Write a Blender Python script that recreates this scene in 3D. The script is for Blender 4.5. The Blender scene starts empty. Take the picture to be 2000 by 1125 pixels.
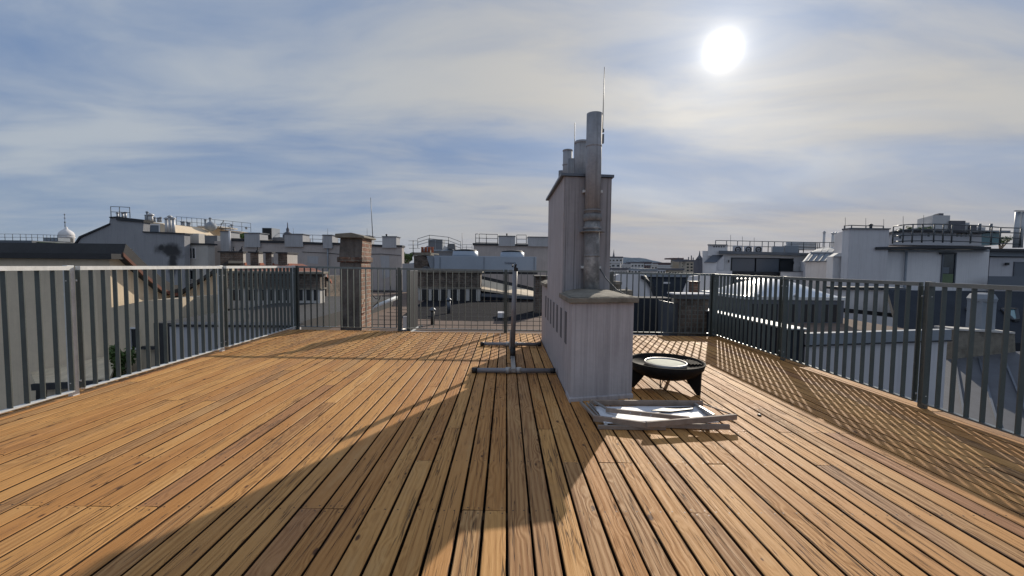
import bpy, math, random
from mathutils import Matrix, Vector
random.seed(7)
rad = math.radians
sc = bpy.context.scene
COL = sc.collection

# ------------------------------------------------------------------ camera
F = 820.0
CAM = Vector((0, 0, 1.2))
ROT = Matrix.Rotation(rad(-0.77), 3, 'Z') @ Matrix.Rotation(rad(90 - 3.04), 3, 'X') @ Matrix.Rotation(rad(0.6), 3, 'Z')
SLOPE = math.tan(rad(.5))            # the deck falls slightly to one side
cd = bpy.data.cameras.new('camera'); cam = bpy.data.objects.new('camera', cd); COL.objects.link(cam)
cd.sensor_width = 36; cd.lens = 36 * F / 2000; cd.clip_start = .05; cd.clip_end = 60000
cam.matrix_world = Matrix.Translation(CAM) @ ROT.to_4x4()
sc.camera = cam

def ray(x, y): return ROT @ Vector(((x - 1000) / F, -(y - 562.5) / F, -1))
def at(x, y, Y):
    r = ray(x, y); return CAM + r * (Y / r.y)
def atz(x, y, z):
    r = ray(x, y); return CAM + r * ((z - 1.2) / r.z)
def dk(x): return -SLOPE * x
def ondeck(x, y, h=0):
    r = ray(x, y); return CAM + r * ((h - 1.2) / (r.z + SLOPE * r.x))

# ------------------------------------------------------------------ mesh builder
def depth_skew(x, Y):      # shears right-hand depth along the view, hiding side faces from the camera
    return .55 if (x > 5 and 14.5 < Y < 80) else .3 if (x > 5 and Y >= 80) else 0.
class MB:
    def __init__(s): s.v = []; s.f = []; s.a = []; s.cur = 0.0; s.m = []; s.mi = 0; s.sm = []
    def face(s, idx, smooth=False): s.f.append(idx); s.a.append(s.cur); s.m.append(s.mi); s.sm.append(smooth)
    def add(s, pts): n = len(s.v); s.v += [Vector(p) for p in pts]; return n
    def hexa(s, p):
        n = s.add(p)
        for q in ((0, 3, 2, 1), (4, 5, 6, 7), (0, 1, 5, 4), (1, 2, 6, 5), (2, 3, 7, 6), (3, 0, 4, 7)): s.face([n + i for i in q])
        return s
    def box(s, x0, x1, y0, y1, z0, z1):
        return s.hexa([(x0, y0, z0), (x1, y0, z0), (x1, y1, z0), (x0, y1, z0), (x0, y0, z1), (x1, y0, z1), (x1, y1, z1), (x0, y1, z1)])
    def prism(s, pts, d):
        d = Vector(d); pts = [Vector(p) for p in pts]; k = len(pts)
        n = s.add(pts); s.add([p + d for p in pts])
        s.face([n + i for i in range(k)]); s.face([n + k + i for i in reversed(range(k))])
        for i in range(k):
            j = (i + 1) % k; s.face([n + j, n + i, n + k + i, n + k + j])
        return s
    def pz(s, pts, z0, z1): return s.prism([(x, y, z0) for x, y in pts], (0, 0, z1 - z0))
    def slab(s, a, b, c, d, t): return s.prism([a, b, c, d], t if isinstance(t, (tuple, Vector)) else (0, 0, -t))
    def bar(s, p, q, w, h, up=(0, 0, 1)):
        p = Vector(p); q = Vector(q); d = (q - p).normalized(); up = Vector(up)
        if abs(d.dot(up)) > .98: up = Vector((0, 1, 0))
        a = d.cross(up).normalized() * w / 2; b = a.cross(d).normalized() * h / 2
        return s.hexa([p - a - b, p + a - b, q + a - b, q - a - b, p - a + b, p + a + b, q + a + b, q - a + b])
    def chain(s, pts, rs, n=10, smooth=True, cap=True):
        pts = [Vector(p) for p in pts]; k = len(pts); base = len(s.v)
        for i, p in enumerate(pts):
            d = (pts[min(i + 1, k - 1)] - pts[max(i - 1, 0)]).normalized()
            u = Vector((0, 0, 1)) if abs(d.z) < .9 else Vector((0, 1, 0))
            a = d.cross(u).normalized(); b = d.cross(a).normalized()
            r = rs[i] if isinstance(rs, (list, tuple)) else rs
            s.add([p + (a * math.cos(t) + b * math.sin(t)) * r for t in [2 * math.pi * j / n for j in range(n)]])
        for i in range(k - 1):
            for j in range(n):
                j2 = (j + 1) % n
                s.face([base + i * n + j, base + i * n + j2, base + (i + 1) * n + j2, base + (i + 1) * n + j], smooth)
        if cap:
            s.face([base + j for j in reversed(range(n))]); s.face([base + (k - 1) * n + j for j in range(n)])
        return s
    def tube(s, p, q, r, r2=None, n=10): return s.chain([p, q], [r, r if r2 is None else r2], n)
    def lathe(s, c, prof, n=24, smooth=True, close=False):
        c = Vector(c); base = len(s.v); k = len(prof)
        for r, z in prof: s.add([c + Vector((r * math.cos(2 * math.pi * j / n), r * math.sin(2 * math.pi * j / n), z)) for j in range(n)])
        for i in range(k if close else k - 1):
            i2 = (i + 1) % k
            for j in range(n):
                j2 = (j + 1) % n
                s.face([base + i * n + j, base + i * n + j2, base + i2 * n + j2, base + i2 * n + j], smooth)
        if not close:
            s.face([base + j for j in reversed(range(n))]); s.face([base + (k - 1) * n + j for j in range(n)])
        return s
    # pixel helpers: outlines measured in the photograph, put on a real plane Y = const and given depth
    def pp(s, px, Y, dep):
        P_ = [at(x, y, Y) for x, y in px]; return s.prism(P_, (depth_skew(P_[0].x, Y) * dep, dep, 0))
    def pb(s, x0, x1, yt, yb, Y, dep, zb=None):
        xm = (x0 + x1) / 2; ym = yt
        X0 = at(x0, ym, Y).x; X1 = at(x1, ym, Y).x
        z0 = at(xm, yb, Y).z if zb is None else zb; z1 = at(xm, yt, Y).z
        return s.prism([(X0, Y, z0), (X1, Y, z0), (X1, Y, z1), (X0, Y, z1)], (depth_skew(X0, Y) * dep, dep, 0))
    def ptube(s, x, yt, yb, Y, r, n=8):
        a = at(x, yt, Y); b = at(x, yb, Y); return s.tube((a.x, Y, b.z), (a.x, Y, a.z), r, n=n)

ORG = {}
def build(name, mb, mats, parent=None, loc=None, bevel=0):
    me = bpy.data.meshes.new(name)
    o = bpy.data.objects.new(name, me); COL.objects.link(o)
    if parent is not None: o.parent = parent; org = ORG[parent.name]
    else:
        org = Vector(loc) if loc is not None else Vector((0, 0, 0)); o.location = org
    ORG[o.name] = org
    me.from_pydata([v - org for v in mb.v], [], mb.f)
    for m in (mats if isinstance(mats, list) else [mats]): me.materials.append(m)
    at_ = me.attributes.new('rnd', 'FLOAT', 'FACE')
    for i, a in enumerate(mb.a): at_.data[i].value = a
    for i, p in enumerate(me.polygons): p.material_index = mb.m[i]; p.use_smooth = mb.sm[i]
    import bmesh
    b = bmesh.new(); b.from_mesh(me); bmesh.ops.recalc_face_normals(b, faces=b.faces); b.to_mesh(me); b.free()
    if bevel:
        md = o.modifiers.new('edge', 'BEVEL'); md.width = bevel; md.segments = 2; md.limit_method = 'ANGLE'; md.angle_limit = rad(40)
    return o
def tag(o, label, cat, group=None, kind=None):
    if label: o['label'] = label
    if cat: o['category'] = cat
    if group: o['group'] = group
    if kind: o['kind'] = kind
    return o
def T(name, label, cat, loc, group=None):
    o = bpy.data.objects.new(name, None); COL.objects.link(o); o.location = loc; o.empty_display_size = .1
    ORG[o.name] = Vector(loc); return tag(o, label, cat, group)
def part(name, mb, m, parent, label=None, bevel=0):
    o = build(name, mb, m, parent, bevel=bevel)
    if label: o['label'] = label
    return o
def solo(name, mb, m, label, cat, loc=None, group=None, bevel=0):
    if loc is None:
        n = len(mb.v); c = sum(mb.v, Vector()) / n; loc = (c.x, c.y, min(v.z for v in mb.v))
    return tag(build(name, mb, m, None, loc, bevel), label, cat, group)
def struct(name, mb, m, kind='structure'): return tag(build(name, mb, m), None, None, None, kind)

# ------------------------------------------------------------------ materials
class NT:
    def __init__(s, nt): s.nt = nt
    def n(s, t, **kw):
        x = s.nt.nodes.new(t)
        for k, v in kw.items():
            if k.startswith('_'): setattr(x, k[1:], v)
        return x
    def put(s, sock, v):
        if hasattr(v, 'links') or isinstance(v, bpy.types.NodeSocket): s.nt.links.new(v, sock)
        elif v is not None: sock.default_value = v
    def m(s, op, a, b=None, c=None, clamp=False):
        x = s.n('ShaderNodeMath', _operation=op, _use_clamp=clamp); s.put(x.inputs[0], a)
        if b is not None: s.put(x.inputs[1], b)
        if c is not None: s.put(x.inputs[2], c)
        return x.outputs[0]
    def vm(s, op, a, b=None):
        x = s.n('ShaderNodeVectorMath', _operation=op); s.put(x.inputs[0], a)
        if b is not None: s.put(x.inputs[1], b)
        return x.outputs['Value'] if op in ('DOT_PRODUCT', 'LENGTH') else x.outputs[0]
    def mix(s, f, a, b, mode='MIX'):
        x = s.n('ShaderNodeMix', _data_type='RGBA', _blend_type=mode); s.put(x.inputs[0], f)
        s.put(x.inputs[6], c4(a)); s.put(x.inputs[7], c4(b)); return x.outputs[2]
    def mr(s, v, a, b, c=0., d=1., smooth=True):
        x = s.n('ShaderNodeMapRange', _interpolation_type='SMOOTHSTEP' if smooth else 'LINEAR')
        s.put(x.inputs[0], v)
        for i, q in enumerate((a, b, c, d)): s.put(x.inputs[i + 1], q)
        return x.outputs[0]
    def noise(s, vec, scale, detail=4, rough=.55, dist=0):
        x = s.n('ShaderNodeTexNoise'); s.put(x.inputs['Vector'], vec); x.inputs['Scale'].default_value = scale
        x.inputs['Detail'].default_value = detail; x.inputs['Roughness'].default_value = rough; x.inputs['Distortion'].default_value = dist
        return x.outputs[0]
    def pos(s): return s.n('ShaderNodeNewGeometry').outputs['Position']
    def scale(s, v, k): return s.vm('MULTIPLY', v, k)
    def bump(s, h, strength=.3, dist=.01):
        x = s.n('ShaderNodeBump'); x.inputs['Strength'].default_value = strength; x.inputs['Distance'].default_value = dist
        s.put(x.inputs['Height'], h); return x.outputs[0]
def c4(c):
    if isinstance(c, (tuple, list)) and len(c) == 3: return (*c, 1)
    return c
def newmat(name):
    m = bpy.data.materials.new(name); m.use_nodes = True
    nt = m.node_tree; b = nt.nodes['Principled BSDF']; return m, NT(nt), b
def surf(name, col, rough=.8, metal=0., var=.25, sc_=3., streak=0., bump=.15, dirt=None, spec=.5, stain=None, streak2=0):
    m, t, b = newmat(name); p = t.pos()
    n1 = t.noise(p, sc_, 6, .6); n2 = t.noise(p, sc_ * 9, 4, .6)
    v = t.m('ADD', t.m('MULTIPLY', n1, .7), t.m('MULTIPLY', n2, .3))
    f = t.mr(v, .3, .7, 1 - var, 1 + var * .6, False)
    if streak:
        st = t.noise(t.scale(p, (14, 14, .55)), 1, 5, .65)
        f = t.m('MULTIPLY', f, t.mr(st, .45, .75, 1, 1 - streak))
        if streak2:
            s2 = t.noise(t.scale(p, (52, 52, .8)), 1, 4, .6); f = t.m('MULTIPLY', f, t.mr(s2, .46, .72, 1, 1 - streak2))
    col_ = t.mix(1., col, f, 'MULTIPLY')
    if dirt is not None:
        dn = t.noise(p, sc_ * .6, 7, .68)
        col_ = t.mix(t.mr(dn, .5, .72, 0, .8), col_, dirt)
    if stain is not None:     # soot blobs: (centre, radius) list in world metres
        n = t.noise(p, 1.1, 5, .6); tot = None
        for (cx, cy, cz), rx, rz in stain:
            d = t.vm('LENGTH', t.scale(t.vm('SUBTRACT', p, (cx, cy, cz)), (1 / rx, 0.0, 1 / rz)))
            q = t.mr(t.m('ADD', d, t.m('MULTIPLY', t.m('SUBTRACT', n, .5), 1.6)), .35, 1.15, .9, 0)
            tot = q if tot is None else t.m('MAXIMUM', tot, q)
        col_ = t.mix(tot, col_, (.02, .02, .022))
    t.put(b.inputs['Base Color'], col_); b.inputs['Roughness'].default_value = rough; b.inputs['Metallic'].default_value = metal
    b.inputs['Specular IOR Level'].default_value = spec
    if bump: t.put(b.inputs['Normal'], t.bump(v, bump, .02))
    return m
def brick(name, c1, c2, mortar, soot=.5, sc_=1.):
    m, t, b = newmat(name); p = t.pos(); s = t.n('ShaderNodeSeparateXYZ'); t.put(s.inputs[0], p)
    c = t.n('ShaderNodeCombineXYZ'); t.put(c.inputs[0], t.m('ADD', s.outputs[0], s.outputs[1])); t.put(c.inputs[1], s.outputs[2])
    w = t.vm('ADD', c.outputs[0], t.scale(t.vm('SUBTRACT', t.n('ShaderNodeTexNoise').outputs[1], (.5, .5, .5)), (.01, .01, 0)))
    k = t.n('ShaderNodeTexBrick'); t.put(k.inputs['Vector'], w)
    for q, v in (('Scale', 1.), ('Mortar Size', .011 * sc_), ('Brick Width', .26 * sc_), ('Row Height', .085 * sc_), ('Mortar Smooth', .3), ('Bias', 0.)): k.inputs[q].default_value = v
    k.inputs['Color1'].default_value = c4(c1); k.inputs['Color2'].default_value = c4(c2); k.inputs['Mortar'].default_value = c4(mortar)
    n = t.noise(p, 2.3, 7, .7); n2 = t.noise(p, 14, 5, .6)
    col = t.mix(t.mr(n, .38, .62, 0, soot), k.outputs[0], (.03, .027, .025))
    col = t.mix(t.mr(n2, .52, .7, 0, .55), col, mortar)
    t.put(b.inputs['Base Color'], col); b.inputs['Roughness'].default_value = .92
    h = t.m('SUBTRACT', t.m('MULTIPLY', n2, .6), k.outputs[1])
    t.put(b.inputs['Normal'], t.bump(h, .8, .02)); return m
def wood_deck():
    m, t, b = newmat('deck_wood'); p = t.pos()
    a = t.n('ShaderNodeAttribute'); a.attribute_name = 'rnd'; r = a.outputs['Fac']
    r2 = t.m('FRACT', t.m('MULTIPLY', r, 37.7)); r3 = t.m('FRACT', t.m('MULTIPLY', r, 91.3))
    off = t.n('ShaderNodeCombineXYZ'); t.put(off.inputs[0], t.m('MULTIPLY', r, 300)); t.put(off.inputs[1], t.m('MULTIPLY', r2, 200)); t.put(off.inputs[2], t.m('MULTIPLY', r3, 50))
    q = t.vm('ADD', p, off.outputs[0])
    # growth rings: knots bend the grain round them
    vo = t.n('ShaderNodeTexVoronoi'); vo.inputs['Scale'].default_value = 1.; t.put(vo.inputs['Vector'], t.scale(q, (10., 4.4, 4)))
    vo.inputs['Randomness'].default_value = 1.
    kd = vo.outputs['Distance']; kid = t.n('ShaderNodeSeparateColor'); t.put(kid.inputs[0], vo.outputs['Color'])
    has = t.m('GREATER_THAN', kid.outputs[0], .18)
    kr = t.m('MULTIPLY_ADD', kid.outputs[1], .10, .05)
    knot = t.m('MULTIPLY', t.mr(kd, t.m('MULTIPLY', kr, .45), kr, 1, 0), has)
    halo = t.m('MULTIPLY', t.mr(kd, .1, .5, 1, 0), has)
    warp = t.noise(t.scale(q, (5, .7, 3)), 1, 3, .5)
    xs = t.n('ShaderNodeSeparateXYZ'); t.put(xs.inputs[0], q)
    ring = t.m('ADD', t.m('MULTIPLY', xs.outputs[0], 210), t.m('ADD', t.m('MULTIPLY', warp, 30), t.m('MULTIPLY', halo, 8)))
    g1 = t.m('MULTIPLY', t.m('ADD', t.m('SINE', ring), 1), .5)
    fine = t.noise(t.scale(q, (330, 7, 60)), 1, 4, .7)
    mid = t.noise(t.scale(q, (85, 2.4, 30)), 1, 6, .7)
    blotch = t.noise(t.scale(q, (5, 1.1, 3)), 1, 4, .6)
    grain = t.m('ADD', t.m('MULTIPLY', t.m('MULTIPLY', g1, r3), .24), t.m('ADD', t.m('MULTIPLY', mid, .62), t.m('MULTIPLY', fine, .42)))
    base = t.mix(t.mr(r, 0, 1, 0, 1, False), (.49, .228, .068), (.63, .332, .108))
    base = t.mix(t.mr(r2, .96, .97, 0, .5), base, (.30, .135, .078))          # a few red-brown boards
    base = t.mix(t.mr(r3, .84, .9, 0, .4), base, (.36, .235, .13))           # a few greyer ones
    dark = t.mix(1., base, (.56, .48, .42), 'MULTIPLY')
    col = t.mix(t.mr(grain, .46, .9, 0, 1.), base, dark)
    col = t.mix(t.mr(blotch, .56, .76, 0, .5), col, (.22, .09, .035))
    col = t.mix(t.mr(t.noise(p, 1.3, 5, .65), .5, .72, 0, .35), col, (.25, .12, .06))
    col = t.mix(t.mr(blotch, .3, .46, .35, 0), col, (.60, .37, .16))
    col = t.mix(t.m('MULTIPLY', knot, .9), col, (.07, .026, .012))
    crack = t.noise(t.scale(q, (42, .9, 10)), 1, 3, .5)
    cr = t.m('MULTIPLY', t.mr(t.m('ABSOLUTE', t.m('SUBTRACT', crack, .5)), .0, .016, 1, 0), t.mr(blotch, .44, .52, 0, 1))
    col = t.mix(t.m('MULTIPLY', cr, .8), col, (.05, .025, .015))
    t.put(b.inputs['Base Color'], col)
    t.put(b.inputs['Roughness'], t.mr(grain, .3, .8, .58, .78)); b.inputs['Specular IOR Level'].default_value = .3
    h = t.m('SUBTRACT', t.m('MULTIPLY', grain, -1.), t.m('MULTIPLY', cr, 1.6))
    t.put(b.inputs['Normal'], t.bump(h, .75, .004)); return m
def corrugated(name, col, per=.07, axis=0, **k):
    m = surf(name, col, **k); t = NT(m.node_tree); b = m.node_tree.nodes['Principled BSDF']
    s = t.n('ShaderNodeSeparateXYZ'); t.put(s.inputs[0], t.pos())
    w = t.m('SINE', t.m('MULTIPLY', s.outputs[axis], 2 * math.pi / per))
    t.put(b.inputs['Normal'], t.bump(w, .35, .008)); return m
def glass(name, col=(.02, .025, .03), rough=.08):
    m, t, b = newmat(name); b.inputs['Base Color'].default_value = c4(col); b.inputs['Roughness'].default_value = rough
    b.inputs['Specular IOR Level'].default_value = .6
    n = t.noise(t.pos(), 1.5, 3); t.put(b.inputs['Normal'], t.bump(n, .08, .02)); return m

M = {}
M['wood'] = wood_deck()
M['joist'] = surf('joist_timber', (.16, .09, .045), .85)
M['screw'] = surf('screw_head', (.05, .035, .03), .5, .6, bump=0)
M['steel'] = surf('painted_bar_steel', (.105, .125, .123), .45, .3, .18, 6, .0, .05)
M['galv'] = surf('galvanised_post', (.66, .685, .69), .6, .05, .22, 14, .15, .06)
M['whitewash'] = surf('chimney_render', (.45, .425, .44), .85, 0, .13, 2.2, .3, .3, dirt=None, streak2=.2)
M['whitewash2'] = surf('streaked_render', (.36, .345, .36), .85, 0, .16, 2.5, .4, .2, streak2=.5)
M['verge'] = surf('brown_verge_board', (.15, .06, .04), .85, 0, .2, 4)
M['slot'] = surf('slot_shadow_grey', (.13, .13, .14), .9)
M['capstone'] = surf('weathered_capstone', (.24, .215, .175), .92, 0, .4, 5, .1, .6, dirt=(.085, .075, .06))
M['flue'] = surf('stained_flue', (.33, .335, .36), .7, 0, .3, 5, .5, .12, dirt=(.19, .185, .19))
M['limeflue'] = surf('limescaled_flue', (.26, .26, .265), .8, .1, .45, 8, .3, .3, dirt=(.62, .61, .59))
M['steelflue'] = surf('bright_flue_steel', (.50, .51, .53), .5, .3, .12, 5, .2, .04)
M['railtop'] = surf('worn_rail_top', (.20, .225, .23), .32, .6, .2, 9, 0, .05)
M['alu'] = surf('dull_aluminium', (.42, .41, .40), .45, .7, .15, 9, 0, .05)
M['black'] = surf('black_plastic', (.014, .015, .017), .5, 0, .2, 8, 0, .1)
M['iron'] = surf('black_iron', (.010, .009, .009), .75, 0, .4, 14, 0, .25, spec=.2)
M['ash'] = surf('pale_ash', (.72, .72, .60), .9, 0, .12, 18, 0, .4, dirt=None)
M['polysheet'] = surf('white_sheet', (.72, .73, .77), .55, 0, .08, 3, 0, .1)
M['oldwood'] = surf('weathered_frame_wood', (.30, .235, .19), .75, 0, .35, 14, 0, .25)
M['brick'] = brick('sooty_brick', (.24, .115, .075), (.30, .17, .11), (.33, .29, .24), .75)
M['litbrick'] = brick('sunlit_look_brick', (.30, .13, .085), (.40, .23, .15), (.52, .46, .38), .45)  # brick and mortar lightened so the side face reads as sunlit
M['oldbrick'] = brick('grey_old_brick', (.14, .105, .085), (.2, .15, .115), (.22, .20, .175), .7)
M['redbrick'] = brick('orange_brick', (.45, .19, .09), (.5, .23, .11), (.42, .3, .22), .1)
M['grey_fire'] = surf('grey_firewall', (.31, .315, .335), .9, 0, .12, .35, .2, .1, stain=[((at(332, 490, 30)), 1.0, .62), ((at(337, 512, 30)), .42, 1.1), ((at(316, 484, 30)), .3, .3)])
M['beige_sh'] = surf('beige_roughcast', (.74, .61, .45), .95, 0, .12, 1.2, .1, .35)
M['cream'] = surf('cream_plaster', (.68, .56, .41), .92, 0, .12, .8, .12, .15)
M['pale'] = surf('pale_plaster', (.52, .50, .47), .92, 0, .15, .5, .15, .1)
M['longwall'] = surf('grey_beige_plaster', (.46, .415, .395), .93, 0, .18, .35, .2, .1, dirt=(.33, .30, .29))
M['crenel'] = surf('grey_chimney_plaster', (.42, .425, .445), .9, 0, .12, .6, .2, .1)
M['darkcop'] = surf('dark_sheet_coping', (.03, .033, .04), .5, .3, .2, 2)
M['darkroof'] = surf('dark_bitumen', (.045, .045, .048), .85, 0, .3, 1)
M['tile'] = brick('red_roof_tile', (.34, .12, .075), (.4, .16, .1), (.2, .075, .05), .2, 1.4)
M['orangepl'] = surf('orange_plaster', (.62, .27, .10), .9, 0, .1, 2)
M['gravelroof'] = surf('brown_bitumen_sheet', (.21, .155, .125), .95, 0, .3, .9, 0, .3, dirt=(.12, .10, .09), spec=.1)
M['white'] = surf('white_plaster', (.70, .69, .70), .88, 0, .08, .5, .12, .08)
M['white2'] = surf('grey_white_plaster', (.57, .56, .58), .88, 0, .08, .5, .12, .08)
M['zinc'] = surf('grey_zinc_sheet', (.25, .28, .32), .75, .1, .15, 1.2, 0, .05)
M['zincdk'] = surf('dark_zinc_sheet', (.13, .145, .17), .45, .5, .2, 1.0, 0, .05)
M['slate'] = surf('dark_slate_roof', (.03, .036, .047), .85, 0, .25, 1.5, spec=.15)
M['tin'] = surf('seamed_tin_sheet', (.12, .125, .14), .65, .15, .25, 1.2, 0, .05, spec=.25)
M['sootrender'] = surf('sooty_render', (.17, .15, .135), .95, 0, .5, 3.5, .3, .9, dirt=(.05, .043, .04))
M['shaderoof'] = surf('painted_roof_shade', (.022, .022, .026), 1, 0, .3, 1.2, spec=.05)  # near-black colour standing in for shade on the lower roof
M['shedroof'] = surf('sun_toned_boards', (.72, .60, .43), .9, 0, .3, 3)  # boards lightened in place of sunlight that does not reach them
M['standtube'] = surf('grey_stand_tube', (.25, .25, .27), .5, .2, .2, 9, .1, .05)
M['deckside'] = surf('dirty_board_edge', (.055, .032, .02), .95, 0, .3, 9, spec=.1)
M['hvac'] = corrugated('pale_blue_sheet', (.32, .37, .44), .5, 0, rough=.5, metal=.2, var=.08, sc_=.7)
M['win'] = glass('dark_window_glass'); M['tealwin'] = glass('teal_roof_glass', (.10, .22, .25), .15)
M['greywin'] = glass('grey_blind_glass', (.10, .12, .15), .35)
M['rail'] = surf('thin_rail_metal', (.11, .12, .13), .5, .5, .1, 4, bump=0)
M['dome'] = surf('milky_acrylic', (.74, .77, .82), .28, 0, .05, 2, 0, .02)
M['leaf'] = surf('garden_leaf', (.085, .14, .035), .7, 0, .5, 6)
M['ground'] = surf('city_ground', (.10, .10, .105), .95, 0, .3, .02, bump=0, spec=0)
M['hill'] = surf('wooded_hill', (.03, .045, .07), .95, 0, .3, .004, bump=0, spec=0)
M['farpale'] = surf('far_pale_wall', (.52, .52, .53), .9, 0, .15, .05, bump=0)
M['farbeige'] = surf('far_beige_wall', (.42, .37, .30), .9, 0, .15, .05, bump=0)
M['fargrey'] = surf('far_grey_roof', (.12, .12, .14), .9, 0, .2, .05, bump=0)
M['farred'] = surf('far_red_roof', (.13, .085, .085), .9, 0, .2, .05, bump=0)
M['greentin'] = surf('green_copper_roof', (.12, .17, .09), .7, 0, .3, 1)
M['bird'] = surf('dark_feather', (.03, .03, .036), .8, 0, .3, 20, bump=0)
M['ink'] = surf('dark_lettering', (.03, .04, .08), .6, bump=0)
M['terracotta'] = surf('terracotta_pot', (.36, .12, .07), .85, 0, .2, 3)

# ------------------------------------------------------------------ deck
XL, XR, YB = -3.72, 3.70, 7.46
PIT = .1124; GAP = .0125; x0 = .013
mb = MB()
k0 = int(math.floor((XL - .10 - x0) / PIT)); k1 = int(math.ceil((XR + .12 - x0) / PIT))
JO = [-3.2 + .52 * i for i in range(21)]
for k in range(k0, k1):
    xa = x0 + k * PIT + GAP / 2 + random.uniform(-.0012, .0012); xb = x0 + (k + 1) * PIT - GAP / 2 + random.uniform(-.0012, .0012)
    y = -3.2 + .52 * random.choice([0, 0, 1, 2, 3, 4]) - .001
    joints = []
    if y > -3.1: joints.append(y)
    while True:
        y += .52 * random.choice([4, 5, 6, 7, 8, 8])
        if y > 7.0: break
        joints.append(y)
    ends = [-3.2] + joints + [YB - .02 + random.uniform(-.012, .012)]
    for a, b in zip(ends[:-1], ends[1:]):
        mb.cur = random.random(); mb.mi = 0
        dz = random.uniform(-.0015, .0015); t = random.uniform(-.0012, .0012); e = .004
        za = dk(xa) + dz - t; zb = dk(xb) + dz + t; e = .003
        mb.prism([(xa, a + .0016, za - .028), (xb, a + .0016, zb - .028), (xb, a + .0016, zb - e), (xb - e * 1.2, a + .0016, zb), (xa + e * 1.2, a + .0016, za), (xa, a + .0016, za - e)], (0, b - a - .0032, 0))
        mb.m[-8:] = [2, 2, 2, 2, 0, 0, 0, 2]
        mb.mi = 1; mb.cur = 0
        for j in JO + ([a + .022] if a > -3 else []) + ([b - .022] if b < 7.2 else []):
            if a + .01 < j < b - .01 and j > .5 and (abs(j - a) > .06 or j == a + .022) and (abs(b - j) > .06 or j == b - .022):
                for f in (.2, .8):
                    xs = xa + (xb - xa) * f + random.uniform(-.006, .006); ys = j + random.uniform(-.006, .006)
                    zs = za + (zb - za) * f + .0006
                    n = mb.add([(xs + .0042 * math.cos(q), ys + .0042 * math.sin(q), zs) for q in [math.pi / 3 * i for i in range(6)]])
                    mb.face(list(range(n, n + 6)))
struct('deck', mb, [M['wood'], M['screw'], M['deckside']])
mb = MB()
for j in JO: mb.hexa([(XL - .1, j - .03, dk(XL) - .10), (XR + .1, j - .03, dk(XR) - .10), (XR + .1, j + .03, dk(XR) - .10), (XL - .1, j + .03, dk(XL) - .10),
                      (XL - .1, j - .03, dk(XL) - .0315), (XR + .1, j - .03, dk(XR) - .0315), (XR + .1, j + .03, dk(XR) - .0315), (XL - .1, j + .03, dk(XL) - .0315)])
struct('deck_joists', mb, M['joist'])
mb = MB(); mb.box(XL - .12, XR + .14, -3.4, YB + .02, -22, -.17)
struct('terrace_slab', mb, M['darkroof'])

# ------------------------------------------------------------------ steel railings round the deck
def bar_mesh():
    b = MB(); b.box(-.02, .02, -.004, .004, 0, 1.0); o = build('bar', b, M['steel']); me = o.data; bpy.data.objects.remove(o); return me
BAR = bar_mesh()
_b = MB(); _b.tube((0, 0, 0), (0, -.012, 0), .010, n=6); _o = build('bolt', _b, M['galv']); BOLT = _o.data; bpy.data.objects.remove(_o)
def fence(label, pts, axis, out):
    """pts: post positions along the run; axis 0 = run along X, 1 = along Y; out = outward unit sign"""
    P0 = pts[0]; root = T('railing', label, 'railing', (P0[0], P0[1], dk(P0[0])))
    for i, (x, y) in enumerate(pts):
        b = MB(); z = dk(x); o = out * .035
        if axis == 1: b.box(x - .02 + o, x + .02 + o, y - .03, y + .03, z - .14, z + 1.13)
        else: b.box(x - .03, x + .03, y - .02 + o, y + .02 + o, z - .14, z + 1.13)
        ps = part('post', b, M['galv'] if axis == 1 and out < 0 else M['steel'], root, bevel=.003)
        pl = MB(); w1, w2 = (.05, .07) if axis == 1 else (.07, .05)
        pl.box(x - w1 + (o if axis == 1 else 0), x + w1 + (o if axis == 1 else 0), y - w2 + (0 if axis == 1 else o), y + w2 + (0 if axis == 1 else o), z - .15, z - .14); part('base_plate', pl, M['galv'], ps)
        for hz in (.12, 1.0):
            for s in (-1, 1):
                q = bpy.data.objects.new('bolt', BOLT); COL.objects.link(q); q.parent = ps
                q.location = (o - out * .02, s * .042, hz) if axis == 1 else (s * .042, o - out * .02, hz)
                if axis == 1: q.rotation_euler = (0, 0, rad(-90 if out > 0 else 90))
                elif out < 0: q.rotation_euler = (0, 0, rad(180))
                q.location = Vector(q.location) + Vector((x, y, z)) - ORG[root.name]
    for (xa, ya), (xb, yb) in zip(pts[:-1], pts[1:]):
        a = Vector((xa, ya, 0)); c = Vector((xb, yb, 0)); d = (c - a).normalized(); a = a + d * .045; c = c - d * .045
        b = MB()
        def pt(p, h): return Vector((p.x, p.y, dk(p.x) + h))
        b.bar(pt(a, 1.108), pt(c, 1.108), .042, .034)                                    # top rail
        b.bar(pt(a, .052), pt(c, .052), .042, .012)                                      # bottom rail
        b.bar(pt(a, .06), pt(a, 1.09), .042 if axis else .010, .010 if axis else .042, (0, 1, 0) if axis else (0, 1, 0))
        b.bar(pt(c, .06), pt(c, 1.09), .042 if axis else .010, .010 if axis else .042, (0, 1, 0))
        b.m = [0] * 12 + [1] * 12
        pan = part('railing_panel', b, [M['galv'] if axis == 1 and out < 0 else M['railtop'], M['steel']], root)
        L = (c - a).length; n = 15
        for i in range(1, n + 1):
            p = a + d * (L * i / (n + 1))
            o = bpy.data.objects.new('bar', BAR); COL.objects.link(o); o.parent = pan
            o.location = Vector((p.x, p.y, dk(p.x) + .058)) - ORG[root.name]; o.scale = (1, 1, 1.034)
            if axis == 0: o.rotation_euler = (0, 0, rad(90))
    return root
ys = [YB, 5.555, 3.65, 1.745, -.16]
fence('dark bar railing with pale galvanised posts, in front of the beige house', [(XL, y) for y in ys], 1, -1)
fence('dark bar railing across the far end of the deck, behind the white chimney', [(XL, YB), (-1.905, YB), (-.01, YB), (1.89, YB), (XR, YB)], 0, 1)
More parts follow.
